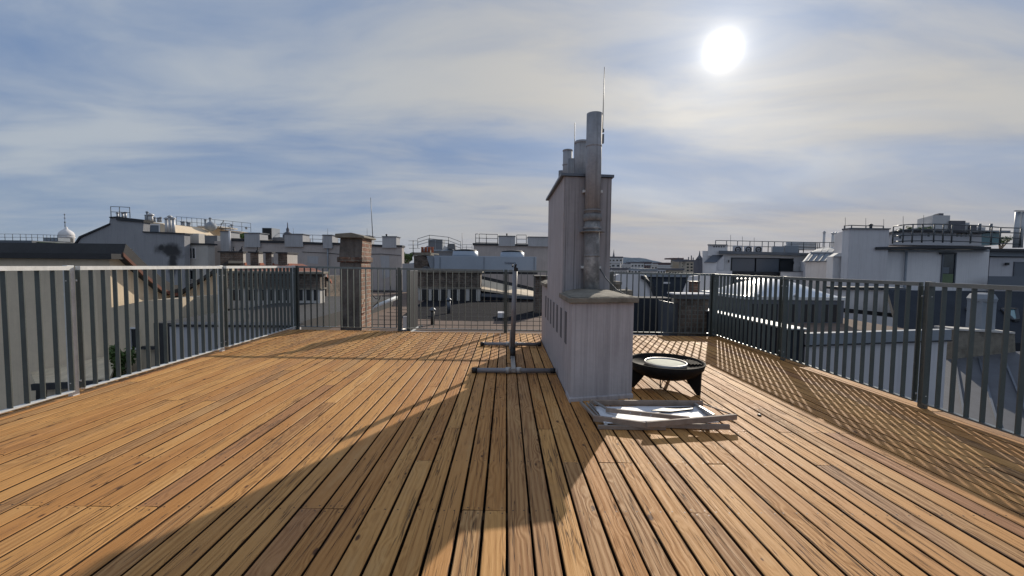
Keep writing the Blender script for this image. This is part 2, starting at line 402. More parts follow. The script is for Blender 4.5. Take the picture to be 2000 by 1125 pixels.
fence('dark all-grey bar railing beside the fire bowl, in front of the skylight dome', [(XR, y) for y in ys], 1, 1)

# grey sheet screen standing beyond the far railing
mb = MB(); a = at(800, 527, 7.62); b_ = at(818, 527, 8.35)
mb.prism([(a.x - .03, 7.60, -.02), (a.x + .0, 7.60, -.02), (a.x + .0, 7.60, 1.09), (a.x - .03, 7.60, 1.09)], (-.0, .72, 0))
t = T('privacy_screen', 'narrow grey sheet metal screen just beyond the far railing, left of the small vents', 'screen', (a.x, 7.6, -.02))
part('panel', mb, M['darkcop'], t, bevel=.003)
mb = MB(); mb.box(a.x - .045, a.x + .012, 7.585, 7.625, -.5, 1.10); part('post', mb, M['steel'], t)
mb = MB(); mb.box(a.x - .04, a.x + .012, 7.63, 8.32, -.05, -.023); part('sill', mb, M['galv'], t)

# ------------------------------------------------------------------ white chimney on the deck
CX = .578
ch = T('chimney', 'tall white rendered chimney block with a low capped front, standing on the deck', 'chimney', (CX, 3.7, 0))
BX1 = 1.172
mb = MB(); mb.pz([(CX, 3.68), (BX1, 3.82), (BX1, 4.40), (CX, 4.34)], -.02, .875)
part('base', mb, M['whitewash'], ch, bevel=.006)
mb = MB(); mb.pz([(CX - .012, 3.664), (BX1 + .012, 3.804), (BX1 + .012, 3.95), (CX - .012, 3.9)], -.02, .03); part('plinth', mb, M['whitewash'], ch, bevel=.01)
mb = MB(); mb.pz([(CX + .002, 5.92), (BX1, 5.92), (BX1, 6.78), (CX + .002, 6.78)], -.02, .90); part('base', mb, M['whitewash'], ch)
mb = MB(); mb.pz([(CX, 4.34), (1.085, 4.40), (1.085, 5.92), (CX, 5.92)], -.02, 2.12); part('shaft', mb, M['whitewash'], ch, bevel=.005)
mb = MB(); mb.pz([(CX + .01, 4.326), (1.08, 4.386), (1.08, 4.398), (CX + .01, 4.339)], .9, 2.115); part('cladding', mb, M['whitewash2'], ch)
mb = MB(); mb.pz([(CX - .035, 4.30), (1.10, 4.365), (1.10, 5.97), (CX - .035, 5.97)], 2.12, 2.146); part('coping', mb, M['zincdk'], ch)
# cap slabs with a crown of mortar
def cap(x0_, x1_, ya, yc, yb, z, h):
    b = MB(); b.pz([(x0_, ya), (x1_, yc), (x1_, yb), (x0_, yb - .06)], z, z + h)
    o = part('cap', b, M['capstone'], ch, bevel=.008)
    g = MB(); N = 14
    P = [Vector((x0_ + .03, ya + .03, 0)), Vector((x1_ - .03, yc + .03, 0)), Vector((x1_ - .03, yb - .02, 0)), Vector((x0_ + .03, yb - .05, 0))]
    for i in range(N + 1):
        for j in range(N + 1):
            u = i / N; v = j / N; p = (P[0] * (1 - u) + P[1] * u) * (1 - v) + (P[3] * (1 - u) + P[2] * u) * v
            hh = .004 + .045 * (math.sin(math.pi * min(1, u * 1.05)) ** .6) * (math.sin(math.pi * v * .5) ** .7) + random.uniform(-.003, .003)
            g.add([(p.x, p.y, z + h + hh)])
    for i in range(N):
        for j in range(N): g.face([i * (N + 1) + j, (i + 1) * (N + 1) + j, (i + 1) * (N + 1) + j + 1, i * (N + 1) + j + 1], True)
    part('mortar_crown', g, M['capstone'], o)
cap(CX - .032, BX1 + .035, 3.645, 3.785, 4.40, .875, .05)
cap(CX - .03, BX1 + .03, 5.94, 5.94, 6.82, .90, .05)
for i in range(7):                      # row of narrow vent slots on the long side
    y = 4.03 + .345 * i
    mb = MB(); mb.box(CX - .004, CX + .02, y - .062, y + .062, .455, .765)
    part('vent_slot', mb, M['slot'], ch)
def flue(x, y, r, z0, z1, m, segs=(), n=24, nm='flue'):
    b = MB(); b.lathe((x, y, 0), [(r, z0), (r, z1), (r - .012, z1), (r - .012, z1 - .3)], n); o = part(nm, b, m, ch)
    for z, rr, h in segs:
        q = MB(); q.lathe((x, y, 0), [(r + .001, z), (rr, z + .004), (rr, z + h - .004), (r + .001, z + h)], n); part('collar', q, m, o)
    return o
fx, fy = .868, 4.29
flue(fx, fy, .078, 1.70, 2.73, M['flue'], [(1.70, .084, .02), (2.40, .0805, .018)])
f2 = flue(fx, fy, .079, .90, 1.70, M['limeflue'], [(1.66, .093, .07), (1.755, .086, .02), (1.575, .094, .03), (1.545, .13, .012), (1.30, .085, .02)])
flue(.835, 4.78, .083, 2.13, 2.60, M['flue'], [(2.57, .088, .02)])
flue(.795, 5.25, .055, 2.13, 2.52, M['flue'])
flue(.775, 5.5, .06, 2.13, 2.70, M['flue'], [(2.68, .066, .02), (2.5, .066, .02)])
flue(.715, 5.62, .04, 2.13, 2.46, M['flue'])
mb = MB(); mb.tube((.952, 4.29, 2.55), (.958, 4.29, 3.19), .0048, .0035, 6); mb.box(.935, .965, 4.275, 4.305, 2.55, 2.58); part('lightning_rod', mb, M['rail'], ch)
mb = MB(); mb.tube((.765, 4.86, 2.14), (.76, 4.86, 2.83), .0045, .004, 6); part('lightning_rod', mb, M['rail'], ch)
mb = MB(); mb.box(.925, .965, 4.28, 4.30, 2.47, 2.485); mb.box(.95, .966, 4.275, 4.305, 2.44, 2.53); part('rod_bracket', mb, M['zincdk'], ch)
for zb_ in (1.95, 1.18):
    mb = MB(); mb.box(fx - .10, fx + .10, 4.29, 4.345, zb_, zb_ + .025); part('pipe_strap', mb, M['galv'], ch)
mb = MB(); mb.chain([(.945, 4.25, 1.18), (1.0, 4.2, 1.08), (1.1, 4.16, .97), (1.185, 4.12, .92)], .006, 6); part('cable', mb, M['rail'], ch)

# ------------------------------------------------------------------ stand: H-shaped tube base with an upright
st = T('parasol_stand', 'grey tube stand on an H-shaped base with black end caps, beside the chimney', 'stand', (.085, 4.66, 0))
for Y, xa, xb in ((4.63, -.375, .555), (6.2, -.38, .53)):
    z = dk(.08) + .034
    mb = MB(); mb.tube((xa + .05, Y, z), (xb - .05, Y, z), .026, n=14); f = part('foot', mb, M['standtube'], st)
    for a, b in ((xa, xa + .055), (xb - .055, xb)):
        mb = MB(); mb.tube((a, Y, z), (b, Y, z), .031, n=14); part('end_cap', mb, M['black'], f)
    for s in (-1, 1):
        mb = MB(); mb.lathe((.088 + s * .06, Y, z), [(.034, -.03), (.036, -.01), (.036, .012), (.03, .032)], 12); part('joint', mb, M['alu'], f)
mb = MB(); mb.bar((.088, 4.60, dk(.08) + .04), (.088, 6.23, dk(.08) + .04), .05, .05); part('runner', mb, M['oldbrick'] if 0 else M['alu'], st, bevel=.004)
pb_ = Vector((.088, 5.28, .05)); pt_ = at(1006, 527, 5.24)
mb = MB(); mb.chain([pb_ + Vector((0, 0, .12)), pt_], .030, 16); pole = part('pole', mb, M['standtube'], st)
mb = MB(); mb.chain([pb_ - Vector((0, 0, .03)), pb_ + Vector((0, 0, .12))], .036, 16); part('sleeve', mb, M['black'], pole)
mb = MB(); mb.bar(pb_ + Vector((-.04, -.02, .10)), pb_ + Vector((-.03, -.02, .33)), .016, .016); part('brace', mb, M['alu'], st)
mb = MB(); c = pt_
mb.pp([(1004, 529), (1004, 522), (1005.5, 517), (1008, 515.5), (1010, 517), (1008.5, 519.5), (1009, 523), (1011.5, 523), (1012, 527), (1010.5, 530)], 5.21, .05)
part('clamp', mb, M['black'], pole)
mb = MB(); mb.lathe(at(1001.3, 521, 5.22), [(.012, -.005), (.011, .004), (.003, .03)], 8); part('knob', mb, M['black'], pole)

# ------------------------------------------------------------------ fire bowl
fc = ondeck(1306, 766); fc.y = 4.16; fc.x = 1.61
fb = T('fire_bowl', 'round black iron fire bowl on stub legs, with a pale ash-filled centre, beside the chimney', 'fire bowl', (fc.x, fc.y, dk(fc.x)))
zr = .262
mb = MB(); mb.lathe(fc.to_3d() * 0 + Vector((fc.x, fc.y, 0)), [(.09, .10), (.22, .115), (.31, .155), (.355, .205), (.372, zr), (.365, zr + .004), (.352, zr - .012), (.345, zr - .03), (.17, zr - .045), (.17, zr - .07), (.1, .13)], 56)
part('bowl', mb, M['iron'], fb)
mb = MB(); mb.lathe((fc.x - .02, fc.y - .05, 0), [(.198, zr - .05), (.205, zr - .002), (.198, zr + .004), (.19, zr - .002), (.186, zr - .05)], 48, close=True); part('inner_ring', mb, M['alu'], fb)
mb = MB(); mb.lathe((fc.x - .02, fc.y - .05, 0), [(.19, zr - .055), (.19, zr - .012), (.12, zr - .006), (.03, zr - .008)], 40); part('ash_bed', mb, M['ash'], fb)
mb = MB()
for i in range(-4, 5):
    for j in range(-3, 4):
        x = fc.x + .26 + i * .017; y = fc.y + .02 + j * .03 + (i % 2) * .015
        if .22 < math.hypot(x - fc.x, y - fc.y) < .338: mb.box(x - .005, x + .005, y - .010, y + .010, zr - .034, zr - .016)
part('grill_grate', mb, M['iron'], fb)
for ang in (-62, 62, 178):
    a = rad(ang); d = Vector((math.cos(a), math.sin(a), 0)); n_ = Vector((-d.y, d.x, 0)) * .016
    if ang == -62: d = Vector((.72, -.69, 0)); n_ = Vector((.69, .72, 0)) * .02
    prof = [(.33, dk(fc.x)), (.20, dk(fc.x)), (.215, .02), (.20, .10), (.17, .145), (.30, .20), (.345, .20), (.345, .02)]
    prof = [(.345, dk(fc.x)), (.315, dk(fc.x)), (.24, .075), (.20, .13), (.30, .18), (.35, .21)]
    mb = MB(); mb.prism([Vector((fc.x, fc.y, 0)) + d * r + Vector((0, 0, z)) - n_ for r, z in prof], n_ * 2); part('leg', mb, M['iron'], fb, bevel=.004)
mb = MB(); prof = [(.345, dk(fc.x)), (.29, dk(fc.x)), (.2, .07), (.14, .13), (.3, .18), (.36, .21)]
mb = MB(); mb.tube((fc.x - .055, fc.y - .02, -.01), (fc.x - .055, fc.y - .02, .13), .006, n=6); part('rod', mb, M['iron'], fb)
mb = MB(); mb.tube((fc.x - .02, fc.y + .05, -.01), (fc.x + .02, fc.y + .05, .13), .004, n=6); part('rod', mb, M['iron'], fb)

# ------------------------------------------------------------------ collapsed lounger frame on the deck
lf = T('lounger_frame', 'collapsed weathered frame of slats and white sheet, lying in front of the chimney', 'lounger frame', (1.6, 3.4, -.015))
def gp(x, y, h): return ondeck(x, y, h * .72)
def slat(p, q, w, h, m='oldwood', nm='slat'):
    b = MB(); b.bar(p, q, w, h * .82); return part(nm, b, M[m], lf, bevel=.003)
slat(gp(1152, 786, .07), gp(1372, 788, .07), .028, .055)
slat(gp(1183, 800.5, .105), gp(1347, 818, .10), .022, .04)
slat(gp(1159, 816.5, .075), gp(1274, 832, .065), .024, .055)
slat(gp(1262, 829, .10), gp(1438, 814, .12), .024, .05)
slat(gp(1168, 834, .022), gp(1300, 836, .022), .024, .035)
slat(gp(1290, 830, .03), gp(1425, 834, .055), .024, .045)
slat(gp(1134, 786, .06), gp(1163, 815, .07), .02, .03, 'alu', 'side_rail')
slat(gp(1146, 787, .05), gp(1168, 812, .06), .014, .02, 'alu', 'side_rail')
slat(gp(1152, 787, .055), gp(1174, 812, .05), .014, .02, 'alu', 'side_rail')
slat(gp(1160, 784, .10), gp(1186, 799, .11), .018, .022, 'alu', 'side_rail')
slat(gp(1356, 790, .06), gp(1394, 813, .07), .022, .04, 'alu', 'side_rail')
slat(gp(1373, 788.5, .05), gp(1436, 812, .05), .014, .014, 'oldwood', 'stick')
mb = MB(); N = 12; A = gp(1160, 794, .055); B = gp(1362, 793, .05); C = gp(1405, 824, .05); D = gp(1180, 826, .055)
for i in range(N + 1):
    for j in range(N + 1):
        u = i / N; v = j / N; p = (A * (1 - u) + B * u) * (1 - v) + (D * (1 - u) + C * u) * v
        p.z += .012 * math.sin(u * 9 + v * 3) * math.sin(v * 3.1) + random.uniform(-.003, .003); mb.add([p])
for i in range(N):
    for j in range(N): mb.face([i * (N + 1) + j, (i + 1) * (N + 1) + j, (i + 1) * (N + 1) + j + 1, i * (N + 1) + j + 1], True)
o = part('sheet', mb, M['polysheet'], lf); md = o.modifiers.new('thick', 'SOLIDIFY'); md.thickness = .004
mb = MB(); mb.prism([gp(1272, 803, .075), gp(1300, 797, .075), (gp(1356, 795, .075)), gp(1352, 800, .075), gp(1310, 805, .075)], (0, 0, .006)); part('strap', mb, M['black'], lf)
for x, y in ((1380, 831), (1182, 829), (1266, 831)):
    mb = MB(); p = gp(x, y, .03); mb.lathe((p.x, p.y - .02, p.z), [(.012, -.02), (.016, -.008), (.016, .01), (.008, .02)], 8); part('hinge', mb, M['alu'], lf)
for i in range(4):
    mb = MB(); p = gp(1210 + i * 20, 806 + i * 2.6, .085); mb.tube(p, p + Vector((0, -.02, .02)), .005, n=6); part('peg', mb, M['alu'], lf)
mb = MB(); p = ondeck(1483, 812); mb.lathe((p.x, p.y, p.z), [(.012, 0), (.018, .006), (.010, .014)], 7); solo('dry_leaf', mb, M['black'], 'tiny dark dry scrap lying on the deck right of the collapsed frame', 'debris', p)

HAZE = 2e-5
# ------------------------------------------------------------------ ground, hills
def atX(x, y, X):
    r = ray(x, y); return CAM + r * (X / r.x)
mb = MB(); mb.lathe((0, 0, -22.3), [(9000, 0), (9000, .3)], 96, smooth=False); struct('ground', mb, M['ground'])
mb = MB(); hp = []
random.seed(3)
for i in range(0, 181):
    a = rad(-75 + i * 150 / 180); d = 8200
    h = 55 + 28 * math.sin(i * .31) + 18 * math.sin(i * .83 + 1) + 6 * math.sin(i * 2.1)
    px = 989 + 820 * math.tan(a)
    h += 105 * math.exp(-((px - 1250) / 42) ** 2) + 60 * math.exp(-((px - 1200) / 60) ** 2)
    r = d / math.cos(a) if abs(a) < 1.2 else d * 2.6
    mb.add([(d * math.tan(a), d - 900, -22), (d * math.tan(a), d, h), (d * math.tan(a) * 1.08, d + 500, -22)])
for i in range(180):
    for j in range(2): mb.face([i * 3 + j, i * 3 + 3 + j, i * 3 + 4 + j, i * 3 + 1 + j], True)
struct('hills', mb, M['hill'])

def rrail(parent, pts, h, m='rail', r=.022, levels=(1., .5), nm='roof_railing', seg=1):
    b = MB()
    for i in range(len(pts) - 1):
        p, q = Vector(pts[i]), Vector(pts[i + 1])
        for l in levels: b.tube(p + Vector((0, 0, h * l)), q + Vector((0, 0, h * l)), r, n=6)
        for k in range(seg + (1 if i == len(pts) - 2 else 0)):
            c = p.lerp(q, k / seg); b.tube(c, c + Vector((0, 0, h)), r * 1.15, n=6)
    if isinstance(parent, tuple): return solo(nm, b, M[m], *parent)
    return part(nm, b, M[m], parent)
def win(parent, x0, x1, y0, y1, Y, m='win', fm='white', fr=.05, label=None, mull=0):
    a = at((x0 + x1) / 2, y0, Y); X0 = at(x0, (y0 + y1) / 2, Y).x; X1 = at(x1, (y0 + y1) / 2, Y).x; z1 = a.z; z0 = at((x0 + x1) / 2, y1, Y).z
    b = MB(); b.box(X0, X1, Y - .012, Y + .03, z0, z1); o = part('window', b, M[m], parent, label)
    if fm:
        f = MB()
        for q in ((X0 - fr, X0, z0 - fr, z1 + fr), (X1, X1 + fr, z0 - fr, z1 + fr), (X0, X1, z1, z1 + fr), (X0, X1, z0 - fr, z0)): f.box(q[0], q[1], Y - .05, Y + .01, q[2], q[3])
        for k in range(mull):
            c = X0 + (X1 - X0) * (k + 1) / (mull + 1); f.box(c - fr * .4, c + fr * .4, Y - .045, Y - .013, z0, z1)
        part('frame', f, M[fm], o)
    return o
def P(name, parent, m, fn, label=None, bevel=0):
    b = MB(); fn(b); return part(name, b, M[m], parent, label, bevel)
def S(name, m, label, cat, fn, group=None, loc=None, bevel=0):
    b = MB(); fn(b); return solo(name, b, M[m], label, cat, loc, group, bevel)
def foliage(name, label, cat, c, r, n, size, group=None, trunk=True, m='leaf'):
    c = Vector(c); t_ = T(name, label, cat, (c.x, c.y, c.z - r.z), group); b = MB()
    blobs = [(Vector((random.uniform(-.6, .6) * r.x, random.uniform(-.6, .6) * r.y, random.uniform(-.5, .7) * r.z)), random.uniform(.3, .55)) for _ in range(9)]
    for _ in range(n):
        o, k = random.choice(blobs); d = Vector((random.gauss(0, 1), random.gauss(0, 1), random.gauss(0, 1))).normalized() * random.random() ** .4
        p = c + o + Vector((d.x * r.x, d.y * r.y, d.z * r.z)) * k
        u = Vector((random.gauss(0, 1), random.gauss(0, 1), random.gauss(0, 1))).normalized(); v = u.orthogonal().normalized(); s_ = size * random.uniform(.6, 1.3)
        i = b.add([p - u * s_, p + v * s_ * .5, p + u * s_, p - v * s_ * .5]); b.face([i, i + 1, i + 2, i + 3])
    part('crown', b, M[m], t_)
    g = MB(); base = Vector((c.x, c.y, c.z - r.z * 1.5))
    for o, k in blobs[:5]: g.chain([base, base.lerp(c + o, .5) + Vector((.05 * r.x, 0, 0)), c + o], [.09 * r.x, .06 * r.x, .02 * r.x], 6)
    part('trunk', g, M['oldwood'], t_); return t_

# ------------------------------------------------------------------ left side: beige house with gable
XW = at(214, 520, 12).x
h = T('beige_house', 'beige roughcast house with dark roof edge and sunlit cream gable beyond the left railing', 'house', (XW - 4, 12, -22))
P('wall', h, 'beige_sh', lambda b: b.pb(-420, 214, 503, 0, 12, .4, zb=-22))
P('roof_edge', h, 'darkroof', lambda b: b.pb(-420, 217, 492, 502.6, 11.8, .6))
gab = [atX(x, y, XW + .02) for x, y in ((214, 503), (224, 499), (262, 535), (300, 566), (322, 577), (338, 577))]
P('gable_wall', h, 'cream', lambda b: b.prism(gab + [Vector((XW + .02, gab[-1].y, -22)), Vector((XW + .02, 12.01, -22))], (-.4, 0, 0)))
def _roof(b):
    t_ = [g + Vector((.22, 0, .0)) for g in gab[1:]]; u = [g + Vector((0, .12, .34)) for g in t_]
    b.prism(t_ + u[::-1], (-6, 0, 0))
P('gable_roof', h, 'darkroof', _roof)
P('verge_board', h, 'verge', lambda b: b.prism([g + Vector((.25, 0, -.02)) for g in gab[1:]] + [g + Vector((.25, 0, .09)) for g in gab[:0:-1]], (-.04, 0, 0)))
Yx = 11.75
P('added_shade_wall', h, 'cream', lambda b: b.pp([(216, 601), (285, 587), (349, 583), (352, 1240), (216, 1240)], Yx, 1.6))  # wall added so the gable's lower part lies in shade
win(h, 258, 270, 642, 679, Yx, fm='white', fr=.04)
P('wall_ledge', h, 'darkroof', lambda b: b.pb(271, 420, 678, 683, 11.6, .3))
h2 = T('courtyard_house', 'cream rendered house wall rising in a dark-edged slope behind the left railing', 'house', (at(385, 600, 14.8).x, 14.8, -22))
P('wall', h2, 'cream', lambda b: b.pp([(336, 580), (427, 523), (446, 512), (446, 1150), (336, 1150)], 14.8, .5))
P('roof_edge', h2, 'darkroof', lambda b: b.pp([(334, 579), (427, 520), (446, 509), (446, 514), (427, 526), (336, 584)], 14.6, .8))
# lean-to shed with planked roof against the beige wall
s_ = T('lean_to_shed', 'small cream lean-to shed with a board roof coloured as if sunlit, against the beige house', 'shed', at(130, 790, 10.7))
A, B, C, D_ = at(60, 727, 11.9), at(236, 689, 11.9), at(214, 738, 10.5), at(70, 751, 10.5)
P('roof', s_, 'shedroof', lambda b: b.slab(A, B, C, D_, .1))
P('roof_edge', s_, 'darkroof', lambda b: b.bar(at(64, 756, 10.45), at(196, 749, 10.45), .08, .16))
P('wall', s_, 'cream', lambda b: b.pp([(92, 756), (190, 752), (190, 1300), (92, 1300)], 10.7, 1.1))
P('door', s_, 'black', lambda b: b.pp([(70, 758), (90, 757), (90, 900), (70, 900)], 10.75, .1))
foliage('shrub', 'green leafy shrub growing on the lean-to shed roof behind the left railing', 'shrub', at(238, 708, 11.2), Vector((.32, .3, .45)), 900, .055)
# low grey wall just behind the left railing's far panel
g_ = T('parapet_wall', 'low pale grey parapet wall behind the far panel of the left railing', 'wall', (at(450, 640, 8.7).x, 8.7, -22))
P('wall', g_, 'white2', lambda b: b.pb(331, 572, 639, 0, 8.7, .35, zb=-22))
P('coping', g_, 'darkcop', lambda b: b.pb(329, 574, 634.5, 639, 8.66, .43))
S('low_roof', 'darkroof', 'dark flat roof strip between the grey parapet and the grey brick chimney bank', 'roof', lambda b: b.pb(300, 572, 632, 0, 9.1, 8, zb=-22))

# ------------------------------------------------------------------ left skyline
fw = T('firewall_house', 'grey blank firewall with stepped roofline and a black soot stain', 'house', (at(250, 500, 30).x, 30, -22))
P('wall', fw, 'grey_fire', lambda b: b.pp([(128, 500), (155, 463), (213, 438), (215, 425), (228, 424), (228, 428), (281, 431), (279, 453), (360, 456.5), (362, 1150), (128, 1150)], 30, .55))
def _cop(b):
    for q in (((127, 500), (154, 461.5), (213, 436), (213, 438.6), (156, 464.2), (131, 500)), ((213, 423.5), (228, 422.5), (228, 424.5), (213, 425.5)),
              ((227, 423), (281, 429), (280.5, 434.5), (227, 430)), ((278, 451.6), (361, 455), (361, 457.2), (278, 453.8))): b.pp(q, 29.9, .8)
P('coping', fw, 'darkcop', _cop)
rrail(fw, [at(217, 424, 30.3), at(234, 424.5, 30.3), at(254, 425.5, 30.3)], 20 * 30.3 / 820)
def vent(name, parent, x, yt, yb, Y, r, m='steelflue', cap_=True):
    b = MB(); b.ptube(x, yt, yb, Y, r, 10)
    if cap_: c = at(x, yt, Y); b.lathe((c.x, Y, c.z), [(r * 1.5, 0), (r * 1.5, r * .5), (r * .4, r * 1.3)], 10)
    return part(name, b, M[m], parent)
for x, yt in ((229.5, 417), (239.5, 417), (245, 416)): vent('roof_vent', fw, x, yt, 426, 30.4, .07)
bay = T('rear_bay_house', 'grey house bay with sunlit edge and narrow window, right of the soot-stained firewall', 'house', (at(385, 500, 30.7).x, 30.7, -22))
P('wall', bay, 'pale', lambda b: b.pb(364, 405, 477, 0, 30.7, .75, zb=-22))
P('roof_edge', bay, 'darkcop', lambda b: b.pb(362, 407, 475, 478, 30.6, .95))
P('balcony', bay, 'pale', lambda b: b.pb(360, 388, 456, 475, 31.2, .6))
win(bay, 370, 375, 485, 504.5, 30.7, fr=.04); win(bay, 376.5, 381.5, 485, 504.5, 30.7, fr=.04); win(bay, 372, 383, 528, 545, 30.7, fr=.05)
cr = T('roof_terrace_house', 'pale upper storey with a white-framed window and tall steel flues behind the grey firewall', 'house', (at(310, 450, 38).x, 38, -22))
P('wall', cr, 'cream', lambda b: b.pp([(268, 430), (318, 437), (332, 445), (346, 456), (400, 458), (400, 1000), (268, 1000)], 38, 5))
win(cr, 293, 311, 440, 456, 38, 'greywin', 'white', .1)
for x, yt, r in ((284, 421, .06), (287.5, 415, .09), (294.5, 421, .17), (302, 426, .09), (309, 427, .09), (313.5, 426, .09)): vent('roof_vent', cr, x, yt, 434, 38.3, r, 'steelflue' if r > .1 else 'zinc')
for x, yt in ((325, 428), (331.5, 424), (338.3, 427.5)): vent('flue', cr, x, yt, 457, 37.6, .13)
rf = T('far_terrace_house', 'long cream penthouse roof with railings and small vents behind the steel flues', 'house', (at(400, 450, 46).x, 46, -22))
P('wall', rf, 'cream', lambda b: b.pp([(335, 438), (372, 442), (395, 444), (470, 452), (492, 458), (492, 1000), (335, 1000)], 46, 6))
P('awning', rf, 'pale', lambda b: b.pb(386, 428, 441, 443.5, 44, 3))
rrail(rf, [at(345, 440, 47), at(385, 443.5, 47), at(420, 446, 47), at(490, 453, 47)], .95, seg=4)
for x, yt in ((355, 434), (359, 434), (366, 435), (370, 436), (401, 430), (410.5, 427), (447, 444), (453, 440), (481, 445)): vent('roof_vent', rf, x, yt, 448, 46.5, .1, 'zinc')
P('dish_antenna', rf, 'zinc', lambda b: b.lathe(at(412, 452, 43), [(.1, 0), (.45, .25), (.55, .5), (.45, .75), (.1, 1.0)], 16))
P('mast', rf, 'rail', lambda b: b.tube(at(429, 446, 44), at(437, 430, 44), .03, n=6))
rrail(rf, [at(432, 455, 40), at(441, 455, 40), at(450, 456, 40)], .9)
for nm_, x0_, x1_, yt, Y in (('pigeon-grey', 392, 420, 458, 35), ):
    S('plant_room', 'zincdk', 'dark flat plant room with a white pipe, between the grey bay and the long crenellated wall', 'plant room', lambda b: (b.pb(384, 424, 460, 0, 33.5, 3, zb=-22)))
foliage('roof_bush', 'dark green bush on the roof terrace left of the black louvred box', 'bush', at(463, 463, 40), Vector((1.0, .6, .5)), 700, .12)
# far left
ft = T('far_left_terrace', 'flat roof terrace with thin railing and green canopy, far left of the skyline', 'house', (at(50, 480, 34).x, 34, -22))
P('slab', ft, 'zincdk', lambda b: b.pb(-60, 62, 469, 474.5, 33, 4))
P('wall', ft, 'pale', lambda b: b.pb(-60, 118, 474.6, 0, 34, 4, zb=-22))
P('canopy', ft, 'greentin', lambda b: b.pp([(50, 471), (108, 474), (108, 480), (100, 488), (50, 488)], 33.4, 1.5))
P('dark_bay', ft, 'darkroof', lambda b: b.pp([(88, 474), (101, 474), (103, 497), (86, 497)], 33.2, .3))
P('window', ft, 'white', lambda b: b.pb(101, 111, 477, 490, 33.6, .3))
rrail(ft, [at(-20, 469.5, 33.2), at(40, 469.8, 33.2), at(85, 471, 33.2), at(113, 472, 33.2)], .5, r=.015, seg=4)
P('roof_box', ft, 'zinc', lambda b: b.pb(85, 113, 464, 471, 36, 1))
def litbox(name, label, cat, x0_, xe, x1_, yt, yb, Y, m, fm=None, capm='darkcop'):
    X0 = at(x0_, yt, Y).x; X1 = at(xe, yt, Y).x; Y1 = (X1 * 820 / (x1_ - 989)); zt = at(xe, yt, Y).z; zb = at(xe, yb, Y).z
    t_ = T(name, label, cat, (X1, Y, zb)); P('body', t_, m, lambda b: b.box(X0, X1, Y, Y1, zb, zt)); P('cap', t_, capm, lambda b: b.box(X0 - .1, X1 + .1, Y - .1, Y1 + .1, zt, zt + .1)); return t_
litbox('roof_chimney', 'orange sunlit rooftop chimney with a dark cap, at the far left behind the beige house', 'chimney', 20, 33, 82, 487.5, 510, 22, 'orangepl')
litbox('roof_chimney', 'low white sunlit rooftop block with a dark cap, left of the grey firewall', 'chimney', 106, 123, 153, 491.5, 510, 20, 'white')
litbox('roof_chimney', 'small pale rooftop block under the green canopy at the far left', 'chimney', 22, 30, 48, 477, 490, 28, 'pale')
tu = T('turret', 'white domed turret with a tall finial on the left skyline', 'turret', (at(130, 495, 45).x, 45, -22))
c = at(130, 463, 45)
P('drum', tu, 'white', lambda b: b.lathe((c.x, 45, 0), [(.6, -22), (.6, c.z - .1), (.68, c.z - .05), (.68, c.z + .05)], 20))
P('dome', tu, 'white', lambda b: b.lathe((c.x, 45, c.z), [(.62, .05), (.65, .25), (.56, .5), (.35, .7), (.16, .82), (.1, 1.05), (.06, 1.07)], 20))
P('finial', tu, 'zinc', lambda b: b.lathe((c.x - .1, 45, c.z + .95), [(.05, 0), (.03, .5), (.1, .6), (.02, .7), (.02, .95), (.09, 1.03), (.02, 1.1), (.02, 1.3), (.08, 1.4), (.01, 1.5)], 10))
P('dormer', tu, 'darkcop', lambda b: b.pp([(127, 473), (137, 466), (138, 478), (128, 495), (122, 495)], 44.0, .3))
S('roof_canopy', 'darkroof', 'thin dark flat canopy roof, lower of the two in front of the grey firewall', 'canopy', lambda b: b.pb(170, 234, 489.5, 493, 16, .6))
S('roof_canopy', 'darkroof', 'thin dark flat canopy roof, upper of the two in front of the grey firewall', 'canopy', lambda b: b.pb(192, 234, 484.5, 487.5, 18, .6))

# ------------------------------------------------------------------ long crenellated wall
lw = T('long_firewall_house', 'long grey-beige firewall topped by a row of square chimney heads', 'house', (at(600, 520, 32).x, 32, -22))
P('wall', lw, 'longwall', lambda b: b.pp([(419, 471), (455, 471), (555, 475), (650, 478), (785, 482), (785, 1150), (419, 1150)], 32, .7))
for q in (((452, 465), (476, 466), (476, 471), (452, 470)), ((508, 469), (555, 470.5), (555, 475), (508, 474)), ((592, 472), (630, 473.5), (630, 478), (592, 477)), ((649, 473.5), (746, 478), (746, 482), (649, 478)), ((774, 478.5), (785.5, 479), (785.5, 483), (774, 482))): P('coping', lw, 'darkcop', lambda b: b.pp(q, 31.9, .95))
for x0_, x1_, yt, yb in ((430, 450, 452.5, 492), (477, 507, 455.5, 483), (555.5, 591, 457.5, 482), (630.5, 648.5, 459.5, 485), (700, 722, 461, 484), (746.5, 774, 462.5, 484)):
    o = P('chimney_head', lw, 'crenel', lambda b: b.pb(x0_, x1_, yt, yb, 31.84, 1.1)); P('cap', o, 'zincdk', lambda b: b.pb(x0_ - 1, x1_ + 1, yt - 1.3, yt, 31.78, 1.25))
vent('flue', lw, 448.3, 451, 491, 31.6, .065, 'white', False); vent('roof_vent', lw, 755, 459, 462, 32, .06, 'black')
P('lower_ledge', lw, 'darkcop', lambda b: b.pb(640, 786, 568, 592, 31, .9))
ac = T('vent_housing', 'black louvred box with a grey side, on the roof behind the long firewall', 'vent box', at(525, 467, 34))
P('body', ac, 'zinc', lambda b: b.box(at(512, 460, 34).x, at(531, 460, 34).x, 34, 35.2, at(520, 468, 34).z, at(520, 445, 34).z))
P('louvre', ac, 'black', lambda b: [b.pb(513, 530, y, y + 1.2, 33.93, .06) for y in [446.5 + 1.75 * i for i in range(11)]] + [b.pb(513, 530, 446, 467, 33.97, .02)])
